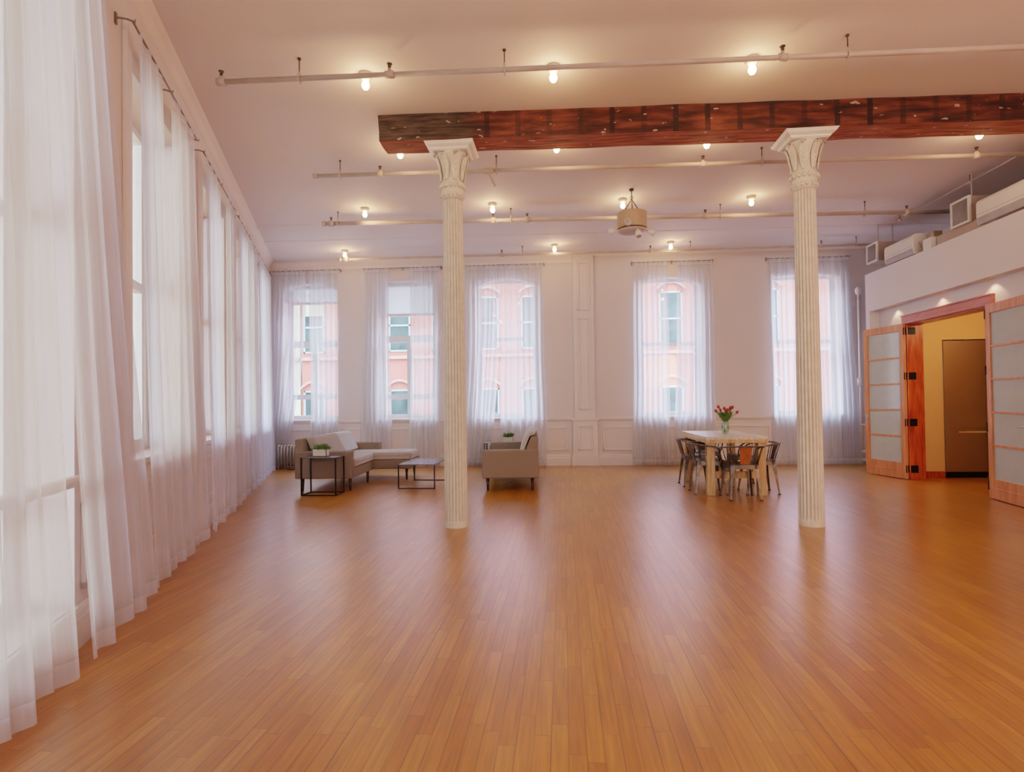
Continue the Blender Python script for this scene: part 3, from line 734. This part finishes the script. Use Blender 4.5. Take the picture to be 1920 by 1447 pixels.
# recessed downlights in the bulkhead soffit are small: round trims against the recess ceiling
for i, (y, w) in enumerate(((9.35, 'nearest the far wall'), (8.3, 'above the open doorway'), (7.35, 'above the right glass door'), (6.3, 'past the picture edge'))):
    e = thing('downlight', 'small warm recessed downlight in the white bulkhead, ' + w, 'downlight', (5.125, y, 2.66), 0, 'recessed downlights over the glass doors')
    m = MB(); m.lathe([(.035, -.006), (.058, -.004), (.058, 0), (.035, 0)], seg=20); m.build('trim_ring', MT['gold'], e)
    m = MB(); m.lathe([(.001, -.004), (.035, -.004), (.035, -.001)], seg=16); m.build('lens', MT['lens'], e)
    l = bpy.data.lights.new('downlight_spot', 'SPOT'); l.energy = 3.2; l.color = (1, .6, .34); l.spot_size = R(110); l.shadow_soft_size = .03
    lo = bpy.data.objects.new('downlight_spot', l); C.objects.link(lo); lo.location = (5.12, y, 2.64)
l = bpy.data.lights.new('kitchen_light', 'POINT'); l.energy = 30; l.color = (1, .78, .5); l.shadow_soft_size = .25
lo = bpy.data.objects.new('kitchen_light', l); C.objects.link(lo); lo.location = (6.0, 7.6, 2.65)

# refrigerator
e = thing('refrigerator', 'tall built-in brushed steel refrigerator in the yellow kitchen wall', 'refrigerator', (5.80, 9.28, 0))
m = MB(); m.box(0, .02, .09, .62, .6, 2.10); m.build('cabinet', MT['steel'], e)
m = MB(); m.box(.005, 0, .755, .61, .03, 2.095); d = m.build('fridge_door', MT['steel'], e, .003)
m = MB(); m.box(.005, 0, .10, .61, .03, .745); d2_ = m.build('freezer_drawer', MT['steel'], e, .003)
m = MB(); m.tube([(.17, -.045, .70), (.6, -.045, .70)], .010, 8); m.tube([(.2, 0, .70), (.2, -.045, .70)], .008, 6); m.tube([(.58, 0, .70), (.58, -.045, .70)], .008, 6)
m.build('drawer_handle', MT['gold'], d2_)
m = MB(); m.box(.02, .03, 0, .6, .5, .09); m.build('toe_kick', MT['hinge'], e)

# ------------------------------------------------------------------ air conditioners and duct boxes
def duct(x, y0, y1, z0, z1, xd, label, rods):
    e = thing('duct_box', label, 'duct box', (x, y0, z0), 0, 'duct boxes above the partition'); w = y1 - y0; h = z1 - z0
    m = MB(); m.box(.03, .01, .01, xd, w - .01, h - .01); m.build('duct_body', MT['duct'], e)
    m = MB(); t = .028
    m.box(0, 0, 0, .03, w, t); m.box(0, 0, h - t, .03, w, h); m.box(0, 0, t, .03, t, h - t); m.box(0, w - t, t, .03, w, h - t); m.build('grille_frame', MT['ac'], e)
    m = MB()
    n = 14
    for k in range(n): yy = t + (w - 2 * t) * (k + .5) / n; m.box(.008, yy - .005, t, .024, yy + .004, h - t)
    m.build('grille_louvres', MT['grill'], e)
    for (px, py) in rods:
        m = MB(); m.tube([(px, py, h - .01), (px, py, H - z0)], .008, 6); m.build('support_rod', MT['acg'], e)
duct(5.15, 9.82, 10.14, 3.49, 3.81, .55, 'far grilled duct box hung above the partition end', ((.06, .05), (.28, .05)))
duct(5.15, 7.68, 8.03, 3.46, 3.80, .5, 'near grilled duct box beside the larger air conditioner', ((.07, .05), ))
def split(x, y0, y1, z0, h, label):
    e = thing('air_conditioner', label, 'air conditioner', (x, y0, z0), 0, 'wall split air conditioners over the partition'); w = y1 - y0
    prof = [(.02, 0), (0.005, .05), (0, .10), (0, h - .05), (.015, h - .015), (.05, h), (.24, h), (.24, .0)]
    m = MB(); m.prism(prof, 0, w, 'y'); m.build('casing', MT['ac'], e, .012, 3)
    m = MB(); m.prism([(.018, -.004), (.0, .045), (-.004, .05), (-.004, .085), (.04, .085), (.04, -.004)], .012, w - .012, 'y'); m.build('air_flap', MT['acg'], e, .003)
    m = MB(); m.box(-.003, .01, .118, .0, w - .01, .122); m.build('panel_seam', MT['acg'], e)
    return e
ea = split(5.12, 8.80, 9.55, 3.34, .30, 'smaller white split air conditioner over the partition, farther one')
m = MB(); m.tube([(.09, -.004, .17), (.09, -.012, .15), (.10, -.012, .10), (.12, -.004, .09)], .006, 6); m.build('side_cable', MT['acg'], ea)
split(5.12, 6.2, 7.52, 3.36, .31, 'large white split air conditioner at the right picture edge')
o = MB(); o.box(5.30, 8.62, 3.29, 5.42, 8.78, 3.62); o = o.build('junction_box', MT['duct'], bevel=.005); tag(o, 'small brown box on the partition deck beside the far air conditioner', 'box')
o = MB(); o.box(5.14, 8.42, 3.29, 5.24, 8.60, 3.48); o = o.build('junction_box', MT['ac'], bevel=.005); tag(o, 'small white box on the partition deck between the duct boxes', 'box')
o = MB(); o.box(5.20, 7.3, 3.292, 6.2, 8.40, 3.47); o = o.build('duct_box', MT['duct'], bevel=.005); tag(o, 'low brown duct lying on the partition deck below the near grille', 'duct box')

# ------------------------------------------------------------------ riser pipe in the right far corner
e = thing('riser_pipe', 'white vertical riser pipe with valve beside the rightmost curtain', 'pipe', (5.50, 11.13, 0))
m = MB(); m.tube([(0, 0, 0), (0, 0, 3.25)], .026, 12); m.tube([(.03, .02, .1), (.03, .02, 3.3)], .016, 8); m.build('riser', MT['trim'], e, smooth=True)
m = MB(); m.lathe([(.03, 3.16), (.055, 3.2), (.06, 3.26), (.04, 3.3), (.01, 3.31)], seg=16); m.lathe([(.035, 1.46), (.05, 1.48), (.05, 1.6), (.035, 1.62)], seg=16); m.tube([(0, 0, 1.46), (0, -.03, 1.38)], .014, 8)
m.build('fitting', MT['trim'], e, smooth=True)
for z in (.74, .24, .08):
    m = MB(); m.tube([(-.02, -.02, z), (.75, -.02, z)], .016 if z > .5 else .03, 8); m.build('branch_pipe', MT['trim'], e, smooth=True)
m = MB(); m.tube([(.10, -.02, .74), (.10, -.03, .64)], .018, 8); m.build('valve', MT['trim'], e)

# radiators
def radiator(x, y, n, label):
    e = thing('radiator', label, 'radiator', (x, y, 0), 0, 'cast iron radiators at the far wall')
    for k in range(n):
        m = MB(); xx = k * .062
        for yy in (-.05, .05):
            m.tube([(xx, yy, 0.0 if k in (0, n - 1) else .05), (xx, yy, .40), (xx, yy * .5, .45)], [.018, .018, .012], 8)
        m.blob((xx, 0, .08), .03, (.8, 2.1, .9)); m.blob((xx, 0, .44), .028, (.8, 2.1, .8))
        m.build('section', MT['rad'], e, smooth=True)
    m = MB(); m.tube([(0, 0, .07), ((n - 1) * .062, 0, .07)], .02, 8); m.build('header_pipe', MT['iron'], e)
radiator(-5.55, 10.68, 16, 'silver cast iron radiator under the corner window behind the sofa')
radiator(-1.42, 10.72, 12, 'silver cast iron radiator hidden behind the loveseat')

# ------------------------------------------------------------------ seating
def taper_leg(m, x, y, h, r0=.024, r1=.012, dx=0, dy=0):
    m.tube([(x, y, h), (x + dx, y + dy, 0)], [r0, r1], 12)
def cushion(x0, y0, z0, x1, y1, z1, name, mt, par, M=None, bev=.035):
    m = MB(); m.box(x0, y0, z0, x1, y1, z1, M)
    bmesh.ops.subdivide_edges(m.b, edges=m.b.edges[:], cuts=3, use_grid_fill=True)
    o = m.build(name, mt, par, bev, 3, smooth=True); o.modifiers['bevel'].limit_method = 'ANGLE'; return o
e = thing('sectional_sofa', 'taupe tweed sectional sofa with a chaise end and pale back cushions', 'sofa', (-3.02, 7.86, 0), R(3.5))
# local: x=0 front plane, -x to back; y along length 0..2.0
D = .82; Ln = 1.98
m = MB(); m.box(-D, .02, .185, 0, Ln, .325); m.build('base', MT['fab'], e, .012)
m = MB(); m.box(-D, 0, .185, 0.0, .13, .575); m.build('arm', MT['fab'], e, .018)
m = MB(); m.box(-D, Ln - .13, .185, -.08, Ln, .575); m.build('arm', MT['fab'], e, .018)
m = MB(); m.prism([(-D + .004, .3), (-D + .004, .755), (-D + .09, .76), (-D + .24, .3)], .006, Ln - .006, 'y'); m.build('back_frame', MT['fab'], e, .015)
cushion(-D + .2, .14, .325, .012, 1.16, .455, 'seat_cushion', MT['fabl'], e)
m = MB(); m.box(-.05, 1.16, .185, .60, Ln - .02, .325); m.build('chaise_base', MT['fab'], e, .012)
cushion(-D + .2, 1.17, .325, .61, Ln - .14, .455, 'chaise_cushion', MT['fabl'], e)
for y0, y1, mt_ in ((.14, 1.12, MT['fabl']), (1.13, Ln - .14, MT['fabp'])):
    m = MB(); m.prism([(-D + .23, .45), (-D + .10, .77), (-D + .19, .79), (-D + .24, .76), (-D + .38, .47)], y0, y1, 'y'); m.build('back_cushion', mt_, e, .03, 3)
for x, y in ((-.05, .10), (-D + .08, .10), (-.04, .95), (-D + .08, 1.85), (.52, 1.24), (.52, 1.86)):
    m = MB(); taper_leg(m, x, y, .187, .026, .013); m.build('leg', MT['leg'], e, smooth=True)

e = thing('loveseat', 'taupe tweed loveseat seen from its side, facing the sofa', 'loveseat', (-.36, 7.92, 0), R(3.2))
D = .79; Ln = 1.75       # faces -x ; local x 0 = back, -D = front
m = MB(); m.box(-D, .02, .185, 0, Ln, .33); m.build('base', MT['fab'], e, .012)
for y0 in (0, Ln - .13): m = MB(); m.box(-D, y0, .185, 0, y0 + .13, .575); m.build('arm', MT['fab'], e, .018)
m = MB(); m.prism([(-.004, .3), (-.004, .75), (-.10, .765), (-.19, .56), (-.24, .3)], 0.006, Ln - .006, 'y'); m.build('back_frame', MT['fab'], e, .015)
cushion(-D - .01, .14, .33, -.2, Ln / 2 - .005, .46, 'seat_cushion', MT['fabl'], e); cushion(-D - .01, Ln / 2 + .005, .33, -.2, Ln - .14, .46, 'seat_cushion', MT['fabl'], e)
for y0, y1 in ((.06, Ln / 2 - .005), (Ln / 2 + .005, Ln - .06)):
    m = MB(); m.prism([(-.22, .5), (-.27, .56), (-.20, .76), (-.12, .84), (-.03, .84), (-.05, .78), (-.12, .765), (-.2, .56)], y0, y1, 'y'); m.build('back_cushion', MT['fabp'], e, .02, 3)
for x, y in ((-D + .07, .10), (-.09, .10), (-D + .07, Ln - .1), (-.09, Ln - .1)):
    m = MB(); taper_leg(m, x, y, .187, .026, .013); m.build('leg', MT['leg'], e, smooth=True)

def wire_table(x, y, w, d, h, label, sides=True):
    e = thing('side_table' if sides else 'coffee_table', label, 'table', (x, y, 0)); t = .008
    m = MB(); m.box(0, 0, h - .012, w, d, h); m.build('table_top', MT['ttop'], e, .002)
    for px, py in ((0, 0), (w - 2 * t, 0), (0, d - 2 * t), (w - 2 * t, d - 2 * t)):
        m = MB(); m.box(px, py, 0, px + 2 * t, py + 2 * t, h - .012); m.build('leg', MT['iron'], e)
    rails = [(0, 0, w, 2 * t), (0, d - 2 * t, w, d)] + ([(0, 0, 2 * t, d), (w - 2 * t, 0, w, d)] if sides else [])
    for a, b, c, dd in rails:
        m = MB(); m.box(a, b, 0, c, dd, .014); m.build('base_rail', MT['iron'], e)
    return e
wire_table(-3.60, 7.50, .50, .31, .525, 'thin black metal side table in front of the sofa arm, holding a plant')
wire_table(-2.43, 8.14, .55, .90, .355, 'low black metal coffee table between sofa and loveseat', False)
wire_table(-1.42, 9.98, .50, .35, .525, 'black metal side table behind the far arm of the loveseat')

def planter(x, y, z, sx, label):
    e = thing('potted_succulent', label, 'plant', (x, y, z), 0, None); w, d, h = sx, .11, .10
    m = MB(); 
    m.box(-w / 2, -d / 2, 0, w / 2, d / 2, .008)
    for a in ((-w / 2, -d / 2, w / 2, -d / 2 + .008), (-w / 2, d / 2 - .008, w / 2, d / 2), (-w / 2, -d / 2, -w / 2 + .008, d / 2), (w / 2 - .008, -d / 2, w / 2, d / 2)): m.box(a[0], a[1], 0, a[2], a[3], h)
    m.build('pot', MT['pot'], e)
    m = MB(); m.box(-w / 2 + .008, -d / 2 + .008, h - .03, w / 2 - .008, d / 2 - .008, h - .015); m.build('soil', MT['soil'], e)
    m = MB(); r = random.Random(int(abs(x) * 100))
    for k in range(16):
        cx, cy = r.uniform(-w / 2, w / 2) * .85, r.uniform(-d / 2, d / 2) * .7
        for q in range(9):
            a = r.uniform(0, 6.28); el = r.uniform(.2, 1.4); l = r.uniform(.04, .085); dv_ = Vector((math.cos(a) * math.cos(el), math.sin(a) * math.cos(el), math.sin(el)))
            p = Vector((cx, cy, h - .01)) + dv_ * .01
            m.tube([p, p + dv_ * l * .5, p + dv_ * l + Vector((0, 0, .004))], [.004, .009, .002], 5)
    m.build('foliage', MT['leaf'], e)
    return e
planter(-3.38, 7.66, .525, .20, 'green succulent in a white rectangular planter on the side table by the sofa')
planter(-1.0, 10.12, .525, .18, 'green succulent in a white planter standing beyond the loveseat')

# ------------------------------------------------------------------ dining table
e = thing('dining_table', 'rustic pale wooden dining table with square legs and stretchers', 'table', (1.82, 7.56, 0))
W_, L_ = .78, 1.50
m = MB()
for k in range(5): m.box(W_ * k / 5 + .001, 0, .725, W_ * (k + 1) / 5 - .001, L_, .762)
m.build('table_top', MT['pinetop'], e, .003)
m = MB(); m.box(0.0, .0, .68, W_, .03, .725); m.box(0.0, L_ - .03, .68, W_, L_, .725); m.box(0, .03, .68, .03, L_ - .03, .725); m.box(W_ - .03, .03, .68, W_, L_ - .03, .725); m.build('apron', MT['pine'], e, .003)
for px, py in ((.02, .03), (W_ - .12, .03), (.02, L_ - .13), (W_ - .12, L_ - .13)):
    m = MB(); m.box(px, py, 0, px + .10, py + .10, .70); m.build('leg', MT['pine'], e, .006)
for a in ((.12, .06, W_ - .12, .10), (.12, L_ - .10, W_ - .12, L_ - .06)):
    m = MB(); m.box(a[0], a[1], .22, a[2], a[3], .31); m.build('stretcher', MT['pine'], e, .004)
m = MB(); m.box(W_ / 2 - .03, .10, .235, W_ / 2 + .03, L_ - .10, .30); m.build('stretcher', MT['pine'], e, .004)

def chair():
    e = thing('metal_armchair', '', 'chair', (0, 0, 0), 0, 'metal chairs round the dining table')      # faces +y
    # seat: rounded square sheet
    pts = []
    for cx, cy, a0 in ((.13, .13, 0), (-.13, .13, 90), (-.12, -.12, 180), (.12, -.12, 270)):
        for k in range(5): a = R(a0 + k * 22.5); pts.append((cx + .06 * math.cos(a), cy + .06 * math.sin(a)))
    m = MB(); m.prism(pts, .435, .447, 'z'); m.build('seat', MT['tolix'], e, .004)
    m = MB(); sc = [(x * .97, y * .97) for x, y in pts]
    A = [m.b.verts.new((x, y, .435)) for x, y in sc]; B = [m.b.verts.new((x * 1.02, y * 1.02, .385)) for x, y in sc]
    for i in range(len(A)): m.b.faces.new((A[i], A[(i + 1) % len(A)], B[(i + 1) % len(A)], B[i]))
    m.build('seat_skirt', MT['tolix'], e)
    for sx in (-1, 1):
        for sy in (-1, 1):
            m = MB()
            tx, ty = sx * .165, sy * .165; bx_, by_ = sx * (.19 if sy < 0 else .205), sy * .21
            # folded-sheet leg: wide at the top, narrow at the foot
            def L3(wid, x, y, z):
                return [m.b.verts.new((x - sx * wid, y, z)), m.b.verts.new((x, y, z)), m.b.verts.new((x, y - sy * wid, z))]
            rr = [L3(.075, tx, ty, .43), L3(.046, tx + (bx_ - tx) * .2, ty + (by_ - ty) * .2, .36), L3(.030, tx + (bx_ - tx) * .5, ty + (by_ - ty) * .5, .22), L3(.019, bx_, by_, .015)]
            for P, Q in zip(rr, rr[1:]):
                for k in range(2): m.b.faces.new((P[k], P[k + 1], Q[k + 1], Q[k]))
            o = m.build('leg', MT['tolix'] , e); md = o.modifiers.new('s', 'SOLIDIFY'); md.thickness = .007; md.offset = -1
            m = MB(); m.box(bx_ - .014 - sx * .008, by_ - .014 - sy * .008, 0, bx_ + .014 - sx * .008, by_ + .014 - sy * .008, .018); m.build('foot', MT['iron'], o)
    # continuous arm and back rail
    hoop = [(.185, .10, .44), (.20, .12, .49), (.232, .10, .59), (.248, .04, .632), (.255, -.06, .646), (.232, -.17, .657), (.145, -.235, .665), (0, -.255, .668), (-.145, -.235, .665), (-.232, -.17, .657), (-.255, -.06, .646), (-.248, .04, .632), (-.232, .10, .59), (-.20, .12, .49), (-.185, .10, .44)]
    m = MB(); m.tube(hoop, .010, 8); m.build('arm_rail', MT['tolix'], e, smooth=True)
    for sx in (-1, 1):
        for (x0, y0, x1, y1) in ((.10, -.175, .135, -.236), (.165, -.13, .215, -.18), (.178, -.05, .245, -.07)):
            m = MB(); m.tube([(sx * x0, y0, .44), (sx * x1, y1, .658)], .006, 6); m.build('back_spindle', MT['tolix'], e, smooth=True)
    m = MB()
    A = [m.b.verts.new((x, y, z)) for x, y, z in ((-.055, -.178, .44), (.055, -.178, .44), (.078, -.245, .665), (-.078, -.245, .665))]
    m.b.faces.new(A); bmesh.ops.subdivide_edges(m.b, edges=m.b.edges[:], cuts=2, use_grid_fill=True)
    o = m.build('splat', MT['tolix'], e); md = o.modifiers.new('s', 'SOLIDIFY'); md.thickness = .006
    return e
ch = chair()
spots = [(2.20, 7.40, 0, 'metal armchair with a rust-orange back plate at the near table end'),
         (1.90, 7.83, -90, 'metal armchair at the left table side, nearer the camera'), (1.90, 8.54, -90, 'metal armchair at the left table side, farther from the camera'),
         (2.56, 7.85, 90, 'metal armchair at the right table side, nearer the camera'), (2.56, 8.50, 90, 'metal armchair at the right table side, farther from the camera'),
         (2.20, 9.14, 180, 'metal armchair at the far table end facing the camera')]
for i, (x, y, a, lb) in enumerate(spots):
    o = ch if i == 0 else copy_tree(ch)
    o.location = (x, y, 0); o.rotation_euler = (0, 0, R(a)); o['label'] = lb
    if i != 0:
        pass
sp = [c for c in children(ch) if c.name.startswith('splat')][0]
sp.data = sp.data.copy(); sp.data.materials[0] = MT['copper']; sp['label'] = 'rust-orange back plate'
for c in children(ch):
    if c.name.startswith('seat') and not c.name.startswith('seat_skirt'): c.data = c.data.copy(); c.data.materials[0] = MT['tolixd']

# vase with tulips
VX, VY, VZ = 2.26, 8.28, .762
e = thing('glass_vase', 'clear glass vase with water holding the red tulips on the dining table', 'vase', (VX, VY, VZ))
m = MB(); m.lathe([(.045, 0), (.052, .02), (.056, .10), (.05, .15), (.056, .19), (.053, .19), (.047, .15), (.052, .10), (.048, .02), (.041, .008)], seg=24, cap=True); m.build('vase_body', MT['vase'], e, smooth=True)
m = MB(); m.lathe([(.03, .012), (.045, .02), (.049, .09), (.048, .11)], seg=20); m.build('water', MT['water'], e, smooth=True)
tl = [(-.12, -.03, .33), (-.075, .02, .385), (-.01, -.02, .36), (.03, .05, .33), (.06, -.04, .37), (.095, 0, .375), (.085, .05, .35), (.15, -.02, .31), (-.04, .06, .34), (.02, -.05, .34)]
wt = ['drooping outermost left', 'tallest, left of centre', 'upright near the centre', 'half-hidden central', 'front right of centre', 'upper right, fully open', 'rear right', 'low, leaning far right', 'rear left', 'short front']
for (tx, ty, tz), w in zip(tl, wt):
    t = thing('tulip', 'red tulip in the glass vase, ' + w + ' bloom', 'tulip', (VX, VY, VZ), 0, 'red tulips in the glass vase')
    m = MB(); s0 = Vector((-tx * .12, -ty * .12, .02)); s3 = Vector((tx, ty, tz - .03))
    m.tube([s0, Vector((tx * .12, ty * .12, .16)), Vector((tx * .55, ty * .55, .17 + (tz - .2) * .55)), s3], .005, 6); m.build('stem', MT['stem'], t, smooth=True)
    m = MB(); d = Vector((tx, ty, .25)).normalized(); Q = d.to_track_quat('Z', 'Y').to_matrix().to_4x4()
    m.lathe([(.004, 0), (.017, .008), (.021, .022), (.018, .038), (.008, .05)], seg=10, M=Matrix.Translation(s3) @ Q); m.build('petals', MT['tulip'], t, smooth=True)
    for q in range(4):
        a = math.atan2(ty, tx) + (-1.2, -.4, .5, 1.3)[q]; l = (.21, .16, .19, .14)[q]
        p0 = Vector((tx * .12, ty * .12, .15)); di = Vector((math.cos(a) * .5, math.sin(a) * .5, 1.1)); di.normalize(); sd = di.cross(Vector((0, 0, 1))).normalized()
        m = MB(); pv = []
        for k, w_ in enumerate((.008, .019, .022, .015, .001)):
            c = p0 + di * l * k / 4 + Vector((math.cos(a), math.sin(a), -.3)) * .02 * (k / 4) ** 2 * 2
            pv.append((m.b.verts.new(c - sd * w_), m.b.verts.new(c + sd * w_)))
        for A, B in zip(pv, pv[1:]): m.b.faces.new((A[0], A[1], B[1], B[0]))
        m.build('leaf', MT['leaf'], t)

# small adapter on the floor behind the dining chairs
o = MB(); o.box(3.42, 10.86, 0, 3.54, 10.93, .05); o.tube([(3.5, 10.9, .04), (3.42, 10.98, .03), (3.38, 11.04, .10)], .006, 6); o = o.build('power_adapter', MT['hinge'], bevel=.004); tag(o, 'small black adapter on the floor under the far wall panelling', 'adapter')
o = MB(); o.box(-4.98, 10.42, 0, -4.72, 10.50, .04); o.tube([(-4.98, 10.46, .02), (-5.15, 10.44, .012), (-5.3, 10.5, .012)], .006, 6); o = o.build('power_strip', MT['hinge'], bevel=.004); tag(o, 'black power strip on the floor by the corner radiator', 'power strip')

# ------------------------------------------------------------------ street outside
m = MB(); m.box(-45, 11.9, -6.2, 40, 60, -6.0); m.box(-45, -30, -6.2, -7.2, 11.9, -6.0); m.build('ground', MT['asphalt'], **S)
def facade(F, x0, x1, z1, cols, rows, mt, trimm, label, ped, name='building'):
    e = thing(name, label, 'building', F @ Vector(((x0 + x1) / 2, 0, -6)))
    G = Matrix.Translation(-(F @ Vector(((x0 + x1) / 2, 0, -6)))) @ F
    m = MB(); m.box(x0, 0, -6, x1, 6, z1, G); m.build('facade_wall', mt, e)
    for zc in rows:
        m = MB(); m.box(x0, -.15, zc - 1.6, x1, 0, zc - 1.45, G); m.build('string_course', trimm, e)
    for ci, xc in enumerate(cols):
        for ri, zc in enumerate(rows):
            m = MB(); w, h = .52, 1.25
            for a in ((xc - w, zc - h, xc - w + .07, zc + h), (xc + w - .07, zc - h, xc + w, zc + h), (xc - w, zc - h, xc + w, zc - h + .08), (xc - w, zc + h - .08, xc + w, zc + h), (xc - w, zc - .04, xc + w, zc + .04)):
                m.box(a[0], -.06, a[1], a[2], .0, a[3], G)
            f = m.build('window_unit', MT['extwin'], e)
            m = MB(); m.box(xc - w, -.02, zc - h, xc + w, -.01, zc + h, G); m.build('street_pane', MT['extglass'], f)
            if ri == 1 and ci % 3 == 0:
                m = MB(); m.box(xc - w + .07, -.03, zc + h - .7 - .3 * (ci % 3), xc + w - .07, -.02, zc + h - .08, G); m.build('roller_shade', MT['extshade'], f)
            if ped:
                m = MB(); n = 8
                pl = [(xc - w - .12 + (2 * w + .24) * i / n, zc + h + .18 + .32 * (1 - (2 * i / n - 1) ** 2)) for i in range(n + 1)]
                pl += [(xc - w - .12 + (2 * w + .24) * i / n, zc + h + .06 + .32 * (1 - (2 * i / n - 1) ** 2)) for i in range(n, -1, -1)]
                m.prism(pl, -.16, 0, 'y', G); m.build('window_hood', trimm, e)
    return e
facade(Matrix.Translation((0, 26.5, 0)), -12.6, 16, 12.5, [-7.75 + 2.11 * k for k in range(-2, 9)], (.65, 4.95, 9.2), MT['salmon'], MT['salmtrim'], 'salmon-coloured building across the street seen through the far windows', True)
facade(Matrix.Translation((0, 26.5, 0)), -26, -12.7, 10, [-14.6, -17, -19.4], (.65, 4.95), MT['creme'], MT['salmtrim'], 'cream building beside the salmon one, glimpsed through the corner window', False)
facade(FL @ Matrix.Translation((0, 12.5, 0)), -14, 22, 11, [-3 + 2.6 * k for k in range(0, 8)], (.65, 4.95), MT['creme'], MT['creme'], 'pale yellow building opposite the left windows', False)

# ------------------------------------------------------------------ light
w = bpy.data.worlds.new('sky'); bpy.context.scene.world = w; w.use_nodes = True
N = w.node_tree.nodes; Lk = w.node_tree.links; bg = N['Background']
tc = N.new('ShaderNodeTexCoord'); sx = N.new('ShaderNodeSeparateXYZ'); Lk.new(tc.outputs['Generated'], sx.inputs[0])
cr = N.new('ShaderNodeValToRGB'); Lk.new(sx.outputs['Z'], cr.inputs[0]); cr.color_ramp.elements[0].color = (.68, .80, 1, 1); cr.color_ramp.elements[1].color = (.57, .73, 1, 1)
Lk.new(cr.outputs[0], bg.inputs[0]); bg.inputs[1].default_value = 26

def area(name, loc, tgt, sx_, sy_, en, col):
    l = bpy.data.lights.new(name, 'AREA'); l.shape = 'RECTANGLE'; l.size = sx_; l.size_y = sy_; l.energy = en; l.color = col
    o = bpy.data.objects.new(name, l); C.objects.link(o); o.location = loc
    o.rotation_euler = (Vector(tgt) - Vector(loc)).to_track_quat('-Z', 'Y').to_euler(); return o
area('warm_fill_offscreen_right', (4.4, -.6, 2.4), (2.2, 5.6, 3.9), 1.4, 1.4, 130, (1, .52, .25))  # added warm fill, out of view, to tint the columns and ceiling
area('fill_light_behind_camera', (1.6, -5.6, 2.2), (1.0, 6, 1.6), 6.5, 3.2, 300, (.93, .93, 1))  # large unseen fill light added to brighten the whole room

# ------------------------------------------------------------------ camera
yaw, pitch, roll = R(5.2), R(.9), math.atan(.0129)
fw = Vector((-math.sin(yaw) * math.cos(pitch), math.cos(yaw) * math.cos(pitch), math.sin(pitch)))
r0 = Vector((math.cos(yaw), math.sin(yaw), 0)); u0 = r0.cross(fw)
rr = r0 * math.cos(roll) - u0 * math.sin(roll); uu = u0 * math.cos(roll) + r0 * math.sin(roll)
cam = bpy.data.cameras.new('camera'); co = bpy.data.objects.new('camera', cam); C.objects.link(co)
mw = Matrix((rr, uu, -fw)).transposed().to_4x4(); mw.translation = (0, 0, 1.25); co.matrix_world = mw
cam.sensor_width = 36; cam.lens = 36 * 1067 / 1920; cam.shift_y = 12.7 / 1920; cam.clip_end = 200
sc = bpy.context.scene; sc.camera = co
sc.view_settings.view_transform = 'Filmic'; sc.view_settings.look = 'Medium High Contrast'; sc.view_settings.exposure = .1
cy = sc.cycles; cy.use_denoising = True; cy.denoising_prefilter = 'ACCURATE'; cy.transparent_max_bounces = 20; cy.max_bounces = 6; cy.diffuse_bounces = 4; cy.glossy_bounces = 3; cy.use_adaptive_sampling = True; cy.adaptive_threshold = .04
cy.sample_clamp_indirect = 6; cy.caustics_reflective = False; cy.caustics_refractive = False
